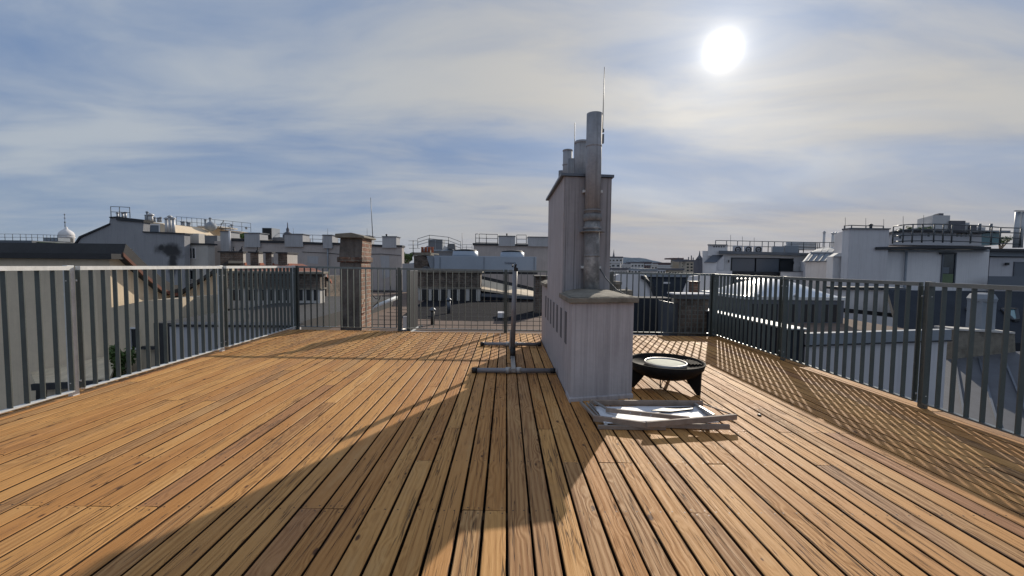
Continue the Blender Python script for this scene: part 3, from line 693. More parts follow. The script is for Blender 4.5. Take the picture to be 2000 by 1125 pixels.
P('duct', ac, 'zincdk', lambda b: b.pb(532, 557, 463.5, 470, 34.2, .8))
rrail(('thin metal roof railing standing behind the long crenellated firewall', 'railing'), [at(540, 471, 35), at(592, 474, 35), at(630, 475.5, 35), at(690, 477, 35), at(748, 480, 35)], 15.5 * 35 / 820, r=.02, seg=2)
sp = T('church_tower', 'distant dark church tower with an onion spire above the long firewall', 'church', (at(562, 470, 420).x, 420, -22)); c = at(562, 458, 420)
P('tower', sp, 'fargrey', lambda b: b.box(c.x - 3.5, c.x + 3.5, 417, 423, -22, c.z))
P('spire', sp, 'fargrey', lambda b: b.lathe((c.x, 420, c.z), [(3.6, 0), (3.8, 1.2), (2, 2.2), (1.2, 3), (1.5, 4.6), (1.1, 6), (.5, 7), (.35, 11), (.1, 12)], 10))

# ------------------------------------------------------------------ tiled house with chimney row and pigeons
th = T('tiled_house', 'old house with a red tiled hip roof, behind the far corner of the left railing', 'house', (at(540, 560, 18).x, 18, -22))
A, B, C, D_, E_ = at(425, 519, 19.3), at(590, 515, 19.6), at(638, 533.5, 17), at(425, 532, 17), at(664, 572, 19.0)
P('roof', th, 'tile', lambda b: (b.slab(A, B, C, D_, .12), b.prism([B, E_, C], (0, 0, -.12))))
P('eave', th, 'alu', lambda b: b.bar(D_ + Vector((0, -.03, -.1)), C + Vector((0, -.03, -.1)), .1, .1))
P('wall', th, 'oldbrick', lambda b: b.box(D_.x, C.x - .1, 17.2, 19.2, -22, C.z - .13))
for i, (x0_, xe, x1_) in enumerate(((430, 475, 485), (489, 505, 518), (518.5, 530.5, 538), (543, 561, 584))):
    X0 = at(x0_, 500, 19.2).x; X1 = at(xe, 500, 19.2).x; Y1 = X1 * 820 / (x1_ - 989); zt = at(xe, 493.5 + i * .6, 19.2).z
    o = P('chimney', th, 'pale' if 1 else 0, lambda b: b.box(X0, X1, 19.2, Y1, zt - 1.1, zt)); P('cap', o, 'darkcop', lambda b: b.box(X0 - .07, X1 + .05, 19.13, Y1 + .05, zt, zt + .06))
    P('front_face', o, 'oldbrick', lambda b: b.box(X0 + .004, X1 - .004, 19.19, 19.2, zt - 1.1, zt - .004))
    P('flashing', o, 'terracotta', lambda b: b.box(X0 + .02, X1 + .04, 19.25, Y1, zt - .62, zt - .45))
def bird(x, y, Y, turn, upright, label):
    p = at(x, y, Y); s = .13
    pts = [(-1.5, 0, .55), (-1.1, 0, .62), (-.6, 0, .75), (0, 0, .9), (.45, 0, 1.15), (.62, 0, 1.5), (.72, 0, 1.72), (.95, 0, 1.75), (1.12, 0, 1.7)]
    rs = [.06, .16, .33, .42, .36, .2, .21, .13, .02]
    R_ = Matrix.Rotation(turn, 3, 'Z') @ Matrix.Rotation(-upright, 3, 'Y')
    b = MB(); b.chain([p + (R_ @ Vector(q)) * s for q in pts], [r * s for r in rs], 9)
    for dy in (-.12, .12): b.tube(p + Vector((0, dy * s, 0)), p + R_ @ Vector((0, dy, .6)) * s, .012, n=5)
    return solo('pigeon', b, M['bird'], label, 'pigeon', p, 'pigeons on the chimney row')
bird(457, 492.6, 19.35, 2.2, .1, 'dark pigeon crouching on the widest chimney of the tiled house')
bird(474, 492.6, 19.35, .2, .5, 'dark pigeon with raised head at the right end of the widest tiled-house chimney')
bird(506, 493.4, 19.35, 1.2, .7, 'dark upright pigeon on the second chimney of the tiled house')

# ------------------------------------------------------------------ brick chimney banks on the lower roof
ROOFZ = -.5
mb = MB(); mb.pz([(-4.3, 7.62), (3.35, 7.62), (3.35, 9), (7, 9), (7, 26), (-14, 26), (-14, 17), (-8.6, 14.6), (-4.3, 9.3)], -22, ROOFZ); struct('lower_roof', mb, M['gravelroof'])
mb = MB()
for i in range(9): mb.box(-4.2, 3.3, 7.9 + i * .98, 7.93 + i * .98, ROOFZ, ROOFZ + .012)
struct('roof_sheet_laps', mb, M['darkroof'])
mb = MB(); mb.pz([(-3.4, 13.3), (-.9, 12.7), (.4, 13.0), (1.2, 14.2), (3.0, 13.6), (6.9, 14.0), (6.9, 20.0), (-3.9, 20.0)], ROOFZ - .01, ROOFZ + .005); struct('roof_shade_sheet', mb, M['shaderoof'])  # thin dark sheet painted as the shadow lying on the lower roof
mb = MB()
mb.hexa([(-1.7, 7.66, ROOFZ - .02), (.2, 7.66, ROOFZ - .02), (.2, 7.9, ROOFZ - .02), (-1.7, 7.9, ROOFZ - .02), (-1.7, 7.66, -.02), (.2, 7.66, -.10), (.2, 7.74, -.10), (-1.7, 7.74, -.02)])
tag(build('roof_upstand', mb, M['zinc'], None, (-.7, 7.66, ROOFZ)), 'narrow grey metal upstand along the roof edge under the far railing', 'roof edge')
def bank(label, x0_, x1_, ycap, yt, ym, yo0, yo1, yb, Y, dep, slots, capm='capstone', bm='oldbrick'):
    t_ = T('chimney_bank', label, 'chimney', at((x0_ + x1_) / 2, yb, Y))
    P('masonry', t_, bm, lambda b: b.pb(x0_, x1_, yt, ym, Y, dep))
    P('cap', t_, capm, lambda b: b.pb(x0_ - 4, x1_ + 4, ycap, yt, Y - .1, dep + .2), bevel=.02)
    P('ledge', t_, 'capstone', lambda b: b.pb(x0_ - 2, x1_ + 2, ym, ym + 2.4, Y - .06, dep + .12))
    P('pier_wall', t_, 'pale' if bm == 'oldbrick' else bm, lambda b: b.pb(x0_, x1_, ym + 2.4, yb + 12, Y + .0, dep))
    P('footing', t_, 'darkroof', lambda b: b.pb(x0_ - 1, x1_ + 1, yb, yb + 14, Y - .08, .08))
    for a_, b_ in slots: P('vent_slot', t_, 'black', lambda b: b.pb(a_, b_, yo0, yo1, Y - .006, .02))
    return t_
bank('sooty grey brick chimney bank with many slots, behind the far corner of the left railing', 444, 625, 530, 535, 562, 566, 587, 604, 14, .35,
     [(452 + 14.6 * i, 459.5 + 14.6 * i) for i in range(12)])
bank('sooty brick chimney bank with six dark openings, in the middle beyond the far railing', 817, 938, 527.5, 533, 561, 565, 588, 591, 20, 1.2,
     [(824, 837), (843, 856), (861.5, 874), (880, 892.5), (898, 910), (917, 930)])
bc = T('brick_chimney', 'tall crumbling brick chimney with a stone cap, right behind the far railing', 'chimney', (at(692, 640, 8.25).x, 8.25, ROOFZ))
X0 = at(665, 550, 8.25).x; X1 = at(706, 550, 8.25).x; 
Y1 = X1 * 820 / (725 - 989)
zc = at(690, 465, 8.25).z; zm0 = at(690, 512, 8.25).z; zm1 = at(690, 502, 8.25).z
P('stack', bc, 'litbrick', lambda b: b.box(X0, X1, 8.25, Y1, ROOFZ, zm0))
P('band', bc, 'brick', lambda b: b.box(X0 - .045, X1 + .03, 8.2, Y1 + .05, zm0, zm1), bevel=.01)
P('head', bc, 'litbrick', lambda b: b.hexa([(X0 - .01, 8.25, zm1), (X1 + .01, 8.25, zm1), (X1 + .01, Y1, zm1), (X0 - .01, Y1, zm1), (X0 + .02, 8.25, zc), (X1 + .03, 8.25, zc), (X1 + .03, Y1, zc), (X0 + .02, Y1, zc)]))
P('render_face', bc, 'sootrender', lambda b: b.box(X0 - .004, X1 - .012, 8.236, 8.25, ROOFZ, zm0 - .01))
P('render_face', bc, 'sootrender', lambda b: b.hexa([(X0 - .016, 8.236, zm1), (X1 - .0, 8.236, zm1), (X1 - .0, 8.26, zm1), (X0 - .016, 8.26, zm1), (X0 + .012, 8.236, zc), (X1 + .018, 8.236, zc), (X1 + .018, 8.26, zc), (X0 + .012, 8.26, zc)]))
P('cap', bc, 'capstone', lambda b: b.prism([(X0 - .06, 8.15, zc), (X1 + .09, 8.15, zc), (X1 + .09, 8.15, zc + .035), (X1 - .1, 8.15, zc + .085), (X0 + .25, 8.15, zc + .10), (X0 - .06, 8.15, zc + .075)], (0, Y1 - 8.15 + .1, 0)), bevel=.012)
P('lightning_rod', bc, 'rail', lambda b: b.tube(at(728, 464, 8.7), at(724, 386, 8.7), .008, .006, 6))
P('cable', bc, 'rail', lambda b: b.chain([at(726, 575, 8.6), at(735, 584, 8.6), at(744, 578, 8.6), at(737, 592, 8.6), at(727, 600, 8.6)], .012, 6))
S('pipe_rail', 'galv', 'slanting grey pipe lying beyond the brick chimney on the lower roof', 'pipe', lambda b: b.tube(at(728, 601, 12.0), at(775, 581, 12.6), .06, n=8))
for x, yt, yb, Y, r, lab in ((845, 606, 633.5, 11.9, .055, 'short dark roof vent pipe with a cap, nearer the far railing'), (876.5, 586, 613, 14.7, .06, 'short grey roof vent pipe with a cap, in the shade of the brick chimney bank')):
    p = at(x, yb, Y); z1 = at(x, yt, Y).z; t_ = T('vent_pipe', lab, 'vent pipe', (p.x, Y, ROOFZ), 'vent pipes on the lower roof')
    P('pipe', t_, 'black' if Y < 12 else 'zincdk', lambda b: b.tube((p.x, Y, ROOFZ), (p.x, Y, z1), r, n=12)); P('cap', t_, 'zincdk', lambda b: b.lathe((p.x, Y, z1), [(r * 1.75, -.01), (r * 1.75, .02), (.02, .09)], 12))
S('sign_board', 'white', 'small white board standing on the lower roof, between screen and railing post', 'board', lambda b: b.pb(787, 796, 618, 640, 8.6, .05))
S('roof_box', 'white2', 'small pale box on the lower roof behind the tube stand', 'box', lambda b: b.box(at(972, 615, 13.6).x, at(989, 615, 13.6).x, 13.6, 14.1, ROOFZ, ROOFZ + .16))
w_ = T('lean_to_roof', 'low building with a sunlit cream sloping roof behind the brick chimney bank', 'roof', at(990, 580, 20.2))
A, B, C, D_ = at(940, 545, 23), at(940, 564, 20.2), at(1056, 580.5, 20.2), at(1056, 571, 23)
P('roof', w_, 'cream', lambda b: b.slab(A, D_, C, B, .1))
P('ridge', w_, 'darkcop', lambda b: b.bar(at(936, 541.5, 23.1), at(1056, 568, 23.1), .2, .2))
P('wall', w_, 'slate', lambda b: b.pp([(940, 565.5), (1056, 582), (1056, 606), (940, 604)], 20.4, .4))
P('gutter', w_, 'zincdk', lambda b: b.bar(at(940, 576, 20.0), at(1062, 583, 20.0), .12, .14))
S('brick_pier', 'oldbrick', 'dark brick pier with a flat top left of the white chimney', 'chimney', lambda b: (b.pb(1046, 1076, 541, 0, 15, .8, zb=ROOFZ), b.pb(1044, 1078, 538.5, 541, 14.9, 1)))

S('cable', 'black', 'thin black cable lying across the lower roof behind the tube stand', 'cable', lambda b: b.chain([(-.1, 8.0, ROOFZ + .02), (.5, 9.1, ROOFZ + .02), (1.2, 9.9, ROOFZ + .02), (1.6, 11.8, ROOFZ + .02), (3.2, 12.6, ROOFZ + .02)], .018, 6))
S('cable', 'alu', 'pale looped cable lying on the lower roof right of the brick chimney', 'cable', lambda b: b.chain([(-2.9, 9.2, ROOFZ + .02), (-2.6, 9.8, ROOFZ + .02), (-2.2, 9.9, ROOFZ + .02), (-2.15, 10.5, ROOFZ + .02), (-2.7, 10.8, ROOFZ + .02), (-2.3, 11.5, ROOFZ + .02)], .022, 6))
# cooling unit
hv = T('cooling_unit', 'large pale blue rooftop cooling unit with two round fan housings', 'cooling unit', at(945, 540, 24))
P('body', hv, 'hvac', lambda b: b.pb(848, 1048, 500.5, 531, 24, 2.2), bevel=.02)
P('end_panel', hv, 'zinc', lambda b: b.pp([(833, 500), (847.5, 500), (847.5, 530), (842, 530)], 24.1, 2))
P('base_frame', hv, 'darkcop', lambda b: b.pb(840, 1050, 531, 535, 24.1, 2))
for x0_, x1_, yt, yb in ((884, 934, 491, 500.5), (977, 1024, 493, 503.2)):
    c = (at(x0_, yb, 25.1) + at(x1_, yb, 25.1)) / 2; r = (at(x1_, yb, 25.1).x - at(x0_, yb, 25.1).x) / 2; hh = (yb - yt) * 25.1 / 820
    f = P('fan_housing', hv, 'hvac', lambda b: b.lathe((c.x, 25.1, c.z), [(r * 1.02, 0), (r, hh * .2), (r * .97, hh), (r * .9, hh), (r * .9, .05)], 28))
    P('fan_guard', f, 'black', lambda b: b.lathe((c.x, 25.1, c.z + hh), [(r * .9, .01), (r * .88, .07), (r * .3, .13), (.05, .13)], 28))
for x in (859, 945, 1043): P('panel_joint', hv, 'zincdk', lambda b: b.pb(x, x + .8, 502, 530, 23.97, .03))
cu = bpy.data.curves.new('lettering', 'FONT'); cu.body = 'THERMO'; cu.size = 1; cu.extrude = .01
tmp = bpy.data.objects.new('tmp', cu); COL.objects.link(tmp); bpy.context.view_layer.update()
me = bpy.data.meshes.new_from_object(tmp.evaluated_get(bpy.context.evaluated_depsgraph_get())); bpy.data.objects.remove(tmp)
a = at(985, 516, 23.98); b2 = at(1007, 516, 23.98); wd = max(v.co.x for v in me.vertices)
k = (b2.x - a.x) / wd; me.transform(Matrix.Translation(Vector((a.x, 23.97, a.z)) - ORG[hv.name]) @ Matrix.Scale(k, 4) @ Matrix.Rotation(rad(90), 4, 'X')); me.materials.append(M['ink'])
o = bpy.data.objects.new('lettering', me); COL.objects.link(o); o.parent = hv

# building behind the cooling unit
bb = T('parapet_house', 'grey-brown house wall with square chimney heads and roof railings, behind the cooling unit', 'house', (at(1000, 520, 31).x, 31, -22))
P('wall', bb, 'longwall', lambda b: b.pb(925, 1110, 477, 0, 31, 3, zb=-22))
P('coping', bb, 'darkcop', lambda b: (b.pp([(923, 474.5), (973, 475.5), (973, 479.5), (923, 478.5)], 30.9, 3.2), b.pp([(1006, 476.5), (1031, 477), (1031, 480.5), (1006, 480)], 30.9, 3.2)))
for x0_, x1_, yt, yb in ((974, 1006, 461.5, 480.5), (1032, 1104, 463.5, 481.5)):
    o = P('chimney_head', bb, 'crenel', lambda b: b.pb(x0_, x1_, yt, yb, 30.85, 1.2)); P('cap', o, 'zincdk', lambda b: b.pb(x0_ - 1, x1_ + 1, yt - 1.2, yt, 30.8, 1.3))
rrail(bb, [at(929, 475, 31.3), at(936, 475, 31.5), at(950, 475.5, 31.5), at(972, 476, 31.5)], 18 * 31.3 / 820, levels=(1, .55, .08))
rrail(bb, [at(1009, 477, 31.5), at(1028, 477, 31.5)], 18 * 31.3 / 820, levels=(1, .55, .08))
vent('roof_vent', bb, 990, 457.5, 462, 31.3, .05, 'black')
P('soot_mark', bb, 'darkroof', lambda b: b.lathe(at(986, 487, 30.98), [(.25, -.3), (.3, 0), (.2, .3)], 10)) if 0 else None
pm = T('zinc_penthouse', 'small zinc-roofed penthouse with a glass box and zigzag railing, left of the cooling unit', 'penthouse', (at(855, 500, 44).x, 44, -22))
P('wall', pm, 'zincdk', lambda b: b.pb(826, 892, 490, 0, 44, 5, zb=-22))
P('roof', pm, 'zinc', lambda b: b.prism([at(822, 490.5, 43.8), at(890, 490.5, 43.8), at(868, 480, 45.5), at(834, 480, 45.5)], (0, 1.5, -.1)))
win(pm, 838, 863, 469, 487, 44.2, 'greywin', 'zinc', .08, mull=1)
P('glass_box', pm, 'zinc', lambda b: b.pb(837, 864, 468, 490, 44.3, 2)); P('dormer', pm, 'zincdk', lambda b: b.pp([(875, 476), (888, 476), (890, 489), (873, 484)], 43.9, 1))
rrail(pm, [at(816, 484, 43), at(839, 477, 43), at(876, 481, 43), at(900, 490, 43)], 17.5 * 43 / 820, levels=(1, .62, .3), r=.028)
rrail(pm, [at(903, 488, 43), at(911, 488, 43), at(922, 488, 43)], 10 * 43 / 820, r=.02)
P('mast', pm, 'rail', lambda b: b.tube(at(903, 490, 43), at(902.5, 455, 43), .02, n=6))
rb = T('pot_chimney', 'old sooty chimney stub with a row of red clay pots, beside a TV aerial', 'chimney', at(822, 530, 25))
P('stack', rb, 'oldbrick', lambda b: (b.pp([(808, 499), (828, 499), (836, 508), (838, 560), (810, 560)], 25, 1.2)))
P('cap', rb, 'capstone', lambda b: b.pb(806, 840, 493, 498, 24.9, 1.3))
for i in range(4): P('clay_pot', rb, 'terracotta', lambda b: b.lathe(at(825 + i * 6.5, 493.5, 25.4), [(.085, 0), (.075, .28), (.09, .30), (.09, .34), (.06, .34)], 10))
P('pipe', rb, 'cream', lambda b: (b.tube(at(838, 495, 25), at(857, 497, 25), .04, n=8), b.tube(at(841, 499, 25), at(841, 489, 25), .03, n=8)))
ta = T('tv_aerial', 'old TV aerial with crossbars on the left of the red clay pots', 'aerial', at(807, 500, 24.8))
P('mast', ta, 'black', lambda b: b.tube(at(807, 500, 24.8), at(807, 469.5, 24.8), .022, n=6))
for y, a_, b_ in ((470.5, 798, 815), (478.5, 797, 817), (485, 799, 820)): P('crossbar', ta, 'black', lambda b: b.tube(at(a_, y, 24.8), at(b_, y, 24.8), .012, n=6))
S('side_house', 'crenel', 'grey plain wall end right of the long firewall, behind the grey screen', 'house', lambda b: b.pb(785.6, 836, 515, 0, 28, 2, zb=-22))
foliage('tree', 'green tree crown showing between the long firewall and the clay-pot chimney', 'tree', at(795, 505, 60), Vector((1.3, 1, .8)), 900, .16)
S('soot_bin', 'black', 'black sack-like heap on the roof at the left foot of the cooling unit', 'heap', lambda b: b.lathe(at(833, 531, 23), [(.35, 0), (.33, .12), (.2, .25), (.05, .3)], 12))

# ------------------------------------------------------------------ right: parapet, white box roof, skylight dome
pr = T('dark_parapet', 'low dark metal parapet just behind the right railing, with a bright top edge', 'parapet', (4.2, 7.4, -22))
P('wall', pr, 'slate', lambda b: b.pz([(4.06, 5.95), (4.3, 5.95), (4.3, 9.2), (4.06, 9.2)], -22, .325))
P('capping', pr, 'galv', lambda b: b.pz([(4.03, 5.92), (4.33, 5.92), (4.33, 9.23), (4.03, 9.23)], .325, .345))
wb = T('white_roof_block', 'grey-white rendered roof block with a metal-edged flat top, beyond the right railing', 'building', (5.6, 6.3, -22))
XA, YA, XB, YB_ = 4.32, 5.95, (1870 - 989) * 6.5 / 820, 6.5
P('wall', wb, 'white2', lambda b: b.pz([(XA, YA), (XB, YB_), (XB + .3, 9.8), (XA, 9.8)], -22, .10))
P('flashing', wb, 'zinc', lambda b: b.pz([(XA - .02, YA - .03), (XB + .03, YB_ - .03), (XB + .03, YB_ + .08), (XA - .02, YA + .08)], .10, .27))
P('flat_roof', wb, 'gravelroof', lambda b: b.pz([(XA + .01, YA + .09), (XB, YB_ + .09), (XB + .29, 9.79), (XA + .01, 9.79)], .10, .16))
P('drip_edge', wb, 'darkcop', lambda b: b.pz([(XA - .02, YA - .04), (XB + .04, YB_ - .04), (XB + .04, YB_), (XA - .02, YA)], .085, .105))
sk = T('skylight', 'milky white dome skylight on a dark slotted base, beyond the right railing', 'skylight', (5.5, 8.9, .16))
sx0, sx1, sy0, sy1 = at(1458, 600, 7.95).x, at(1648, 600, 7.95).x, 7.95, 9.7
P('base', sk, 'zincdk', lambda b: b.box(sx0, sx1, sy0, sy1, .16, .60))
for i in range(9):
    x = sx0 + .06 + (sx1 - sx0 - .12) * i / 9; P('vent_slot', sk, 'black', lambda b: b.box(x + .03, x + .15, sy0 - .006, sy0 + .02, .18, .52))
P('frame', sk, 'galv', lambda b: b.box(sx0 - .05, sx1 + .05, sy0 - .05, sy1 + .05, .60, .665), bevel=.01)
def _dome(b):
    N = 20
    for i in range(N + 1):
        for j in range(N + 1):
            u, v = i / N, j / N
            hgt = .32 * (math.sin(math.pi * u) ** .8) * (math.sin(math.pi * v) ** .7)
            b.add([(sx0 + (sx1 - sx0) * u, sy0 + (sy1 - sy0) * v, .665 + hgt)])
    for i in range(N):
        for j in range(N): q = i * (N + 1) + j; b.face([q, q + N + 1, q + N + 2, q + 1], True)
P('dome', sk, 'dome', _dome)
for i in range(3):
    o = P('fixing', sk, 'steelflue', lambda b: b.lathe((sx0 + .2 + i * .7, sy0 - .04, .665), [(.03, 0), (.03, .03), (.015, .05)], 8))
# brick stack and bits at the far right corner
br = T('brick_chimney', 'squat brick chimney under a pale concrete slab, at the right end of the far railing', 'chimney', (at(1355, 650, 8.4).x, 8.4, -1))
P('stack', br, 'oldbrick', lambda b: b.pb(1329, 1384, 584, 0, 8.4, .3, zb=-1)); P('cap', br, 'white', lambda b: b.pb(1318, 1392, 573.5, 576, 8.3, .4)); P('neck', br, 'zincdk', lambda b: b.pb(1324, 1388, 576, 584, 8.36, .35))
S('vent_box', 'zincdk', 'grey sheet metal box left of the squat brick chimney', 'vent box', lambda b: b.pp([(1306, 590), (1326, 594), (1326, 690), (1306, 690)], 8.5, .6))
S('dark_wall', 'slate', 'dark slate-clad wall behind the far railing, right of the white chimney', 'wall', lambda b: b.pb(1228, 1312, 582, 0, 9.4, .5, zb=-1.2))
S('roof_strip', 'pale', 'pale strip of flat roof at the foot of the dark slate-clad wall', 'roof', lambda b: b.box(1.9, 3.34, 7.63, 9.3, -.6, -.30))
S('stone_stack', 'capstone', 'low stone chimney stub with a flat slab, right of the white chimney shaft', 'chimney', lambda b: (b.pb(1190, 1212, 556, 600, 11.5, .5), b.pb(1188, 1215, 550, 556, 11.4, .7), b.pb(1196, 1236, 567, 600, 11, .5), b.ptube(1224, 561, 567, 11.2, .03)))
wg = T('mansard_house', 'white gabled house with dark curved mansard roof, left of the squat brick chimney', 'house', (at(1290, 570, 17).x, 17, -22))
P('wall', wg, 'white', lambda b: b.pp([(1195, 541), (1215, 533), (1255, 533), (1264, 545), (1272, 560), (1280, 580), (1280, 1100), (1195, 1100)], 17, .5))
P('gable_wall', wg, 'white', lambda b: b.pp([(1345, 540), (1395, 536), (1400, 1100), (1330, 1100), (1330, 578)], 16.5, 4))
P('verge', wg, 'darkcop', lambda b: b.pp([(1252, 538), (1258, 540), (1268, 549), (1277, 566), (1280, 580), (1276, 580), (1271, 564), (1262, 550), (1252, 544)], 16.9, .7))
P('roof', wg, 'slate', lambda b: b.prism([at(1258, 541, 17.6), at(1347, 541, 17.6), at(1330, 582, 16.9), at(1278, 582, 16.9)], (0, .3, 0)))
P('roof_top', wg, 'zinc', lambda b: b.pb(1262, 1346, 536, 541, 17.5, 2)); P('roof_light', wg, 'white', lambda b: b.pb(1294, 1308, 551, 554, 17.0, .1))
rc = T('roof_chimney', 'small red-brown chimney in front of the white gable wall', 'chimney', at(1360, 575, 13)); P('stack', rc, 'brick', lambda b: b.pb(1352, 1367, 551, 590, 13, .25)); P('cap', rc, 'darkcop', lambda b: b.pb(1351, 1368, 549.5, 551, 12.97, .3))
S('terrace_wall', 'pale', 'pale terrace wall glimpsed through the right railing, left of the skylight', 'wall', lambda b: b.pb(1385, 1470, 583, 0, 15, .4, zb=-22))
S('vent_block', 'zincdk', 'dark roof block behind the right railing, left of the skylight dome', 'roof block', lambda b: b.pb(1436, 1500, 545, 0, 17, 2, zb=-22))

# ------------------------------------------------------------------ right: two white penthouses
pa = T('white_penthouse', 'white penthouse with a wide dark window front and three cooling fans on its roof', 'penthouse', (at(1480, 520, 27).x, 27, -22))
Y = 27
P('wall', pa, 'white', lambda b: b.pp([(1372, 490), (1384, 490), (1384, 496), (1575, 499), (1660, 503), (1660, 1100), (1372, 1100)], Y, 6))
P('roof_edge', pa, 'zincdk', lambda b: b.pp([(1404, 489.5), (1590, 494.5), (1590, 499.5), (1404, 495.5)], Y - .35, 6.5))
o = P('stair_tower', pa, 'white', lambda b: b.pb(1383, 1420, 479, 500, Y - .1, 2)); P('cap', o, 'zincdk', lambda b: b.pb(1382, 1421, 477.3, 479, Y - .2, 2.2))
for i in range(5): P('vent_hole', o, 'black', lambda b: b.pb(1393.5 + i * 4.8, 1396 + i * 4.8, 480.7, 483, Y - .12, .03))
P('bay', pa, 'white', lambda b: b.pb(1375.5, 1400, 512, 0, Y - .8, .9, zb=-22)); P('bay_roof', pa, 'zincdk', lambda b: b.prism([at(1376, 512, Y - .9), at(1399, 512, Y - .9), at(1414, 497, Y - .05), at(1393, 497, Y - .05)], (0, .12, -.03)))
P('bay_side', pa, 'white2', lambda b: b.pp([(1400.5, 511), (1414, 499), (1414, 700), (1400.5, 700)], Y - .5, .45))
win(pa, 1429, 1474, 505, 530, Y, 'greywin', 'darkcop', .06); win(pa, 1476, 1521, 505.5, 531, Y, 'greywin', 'darkcop', .06); win(pa, 1523, 1547, 506, 531.5, Y, 'win', 'darkcop', .05)
P('terrace_parapet', pa, 'darkcop', lambda b: b.pb(1428, 1528, 531.5, 560, Y - 1, .5))
P('parapet', pa, 'white', lambda b: b.pb(1399, 1430, 529, 0, Y - 1.2, .5, zb=-22)); P('parapet', pa, 'white', lambda b: b.pb(1525, 1572, 531, 0, Y - 1.4, .5, zb=-22)); P('parapet_cap', pa, 'zincdk', lambda b: b.pb(1524, 1573, 529.8, 531, Y - 1.45, .6))
for x, y in ((1423.5, 510), (1550, 513)): P('wall_lamp', pa, 'black', lambda b: b.pb(x - 1, x + 1, y - 2.5, y + 2.5, Y - .12, .12))
P('low_wall', pa, 'white', lambda b: b.pp([(1573, 509.5), (1631, 509.5), (1644, 503), (1662, 503), (1662, 1100), (1573, 1100)], 24.6, 2))
P('zinc_roof', pa, 'zinc', lambda b: b.prism([at(1571.5, 510, 24.4), at(1629, 510, 24.4), at(1640, 494, 25.8), at(1584, 494, 25.8)], (0, .2, -.05)))
P('zinc_roof', pa, 'zinc', lambda b: b.prism([at(1586, 492, 26), at(1637, 493, 26), at(1640, 482, 28), at(1602, 484, 28)], (0, .2, -.05)))
P('zinc_edge', pa, 'steelflue', lambda b: b.bar(at(1584, 493, 25.75), at(1638, 493.5, 25.75), .12, .08))
for i in range(5):
    P('seam', pa, 'zincdk', lambda b: b.bar(at(1578 + i * 11, 510, 24.36), at(1590 + i * 11, 494, 25.74), .04, .05)) if i < 5 else 0
for x in (1608, 1620, 1632): P('seam', pa, 'zincdk', lambda b: b.bar(at(x - 6, 492, 25.95), at(x, 483.5, 27.95), .04, .05))
rrail(pa, [at(1397, 490, 28.5), at(1440, 491, 28.5), at(1488, 492, 28.5), at(1512, 492.5, 28.5), at(1545, 493, 28.5), at(1593, 494, 28.5), at(1600, 494, 28.5), at(1640, 494, 28.5)], 20.5 * 28.5 / 820, levels=(1, .5), seg=2, r=.025)
for x, yt in ((1427, 459), (1450, 462), (1473, 464)): P('mast', pa, 'rail', lambda b: b.tube(at(x, 492, 29), at(x, yt, 29), .012, n=5))
for i, (x0_, x1_, lab) in enumerate(((1431, 1450, 'left unit of three grey fan cooling units on the white penthouse roof'), (1453, 1469, 'middle unit of three grey fan cooling units on the white penthouse roof'), (1472, 1489, 'right unit of three grey fan cooling units on the white penthouse roof'))):
    t_ = T('cooling_fan', lab, 'cooling unit', at((x0_ + x1_) / 2, 493, 27.6), 'fan cooling units on the penthouse roof')
    P('case', t_, 'white2', lambda b: b.pb(x0_, x1_, 479.5 + i * .6, 494, 27.6, .5)); c = at((x0_ + x1_) / 2 + 1, 487.2, 27.58)
    P('fan_ring', t_, 'black', lambda b: b.chain([c + Vector((math.cos(q) * .165, 0, math.sin(q) * .165)) for q in [2 * math.pi * j / 16 for j in range(17)]], .04, 6)); P('fan_hub', t_, 'zincdk', lambda b: b.tube(c, c + Vector((0, -.03, 0)), .06, n=10))
S('plant_box', 'zinc', 'grey plant box on the white penthouse roof, right of the three cooling fans', 'plant box', lambda b: (b.pb(1509, 1532, 481, 494, 27.7, 1), b.pb(1533, 1560, 479.5, 494, 28, 1)))
sr = T('pipe_rack', 'rack of round grey ducts on the white penthouse roof, left of the slim flues', 'ducts', at(1565, 494, 29))
for y in (475, 480, 485.5): P('duct', sr, 'steelflue', lambda b: b.tube(at(1537, y, 29), at(1592, y + .8, 29), .11, n=10))
for x in (1540, 1561, 1590): P('upright', sr, 'rail', lambda b: b.pb(x - .7, x + .7, 473, 495, 29.15, .08))
gw = T('flue_pair', 'slim pale steel flue standing alone behind the zinc roof', 'flue', at(1610, 484, 30)); vent('pipe', gw, 1610, 455, 486, 30, .075); vent('cap', gw, 1610, 453, 456, 30, .05, 'zinc')
gw = T('flue_pair', 'group of three slim steel flues beside the tall white block', 'flue', at(1630, 484, 30))
for x in (1627, 1633, 1638): vent('pipe', gw, x, 456.5, 486, 30, .085)
cp = T('small_tower', 'dark pointed roof turret at the left edge of the white penthouse', 'turret', (at(1366, 500, 90).x, 90, -22)); c = at(1366, 508, 90)
P('body', cp, 'fargrey', lambda b: b.box(c.x - .8, c.x + .8, 89, 91, -22, c.z)); P('spire', cp, 'fargrey', lambda b: b.lathe((c.x, 90, c.z), [(.9, 0), (.5, .6), (.2, 1), (.05, 2)], 8))

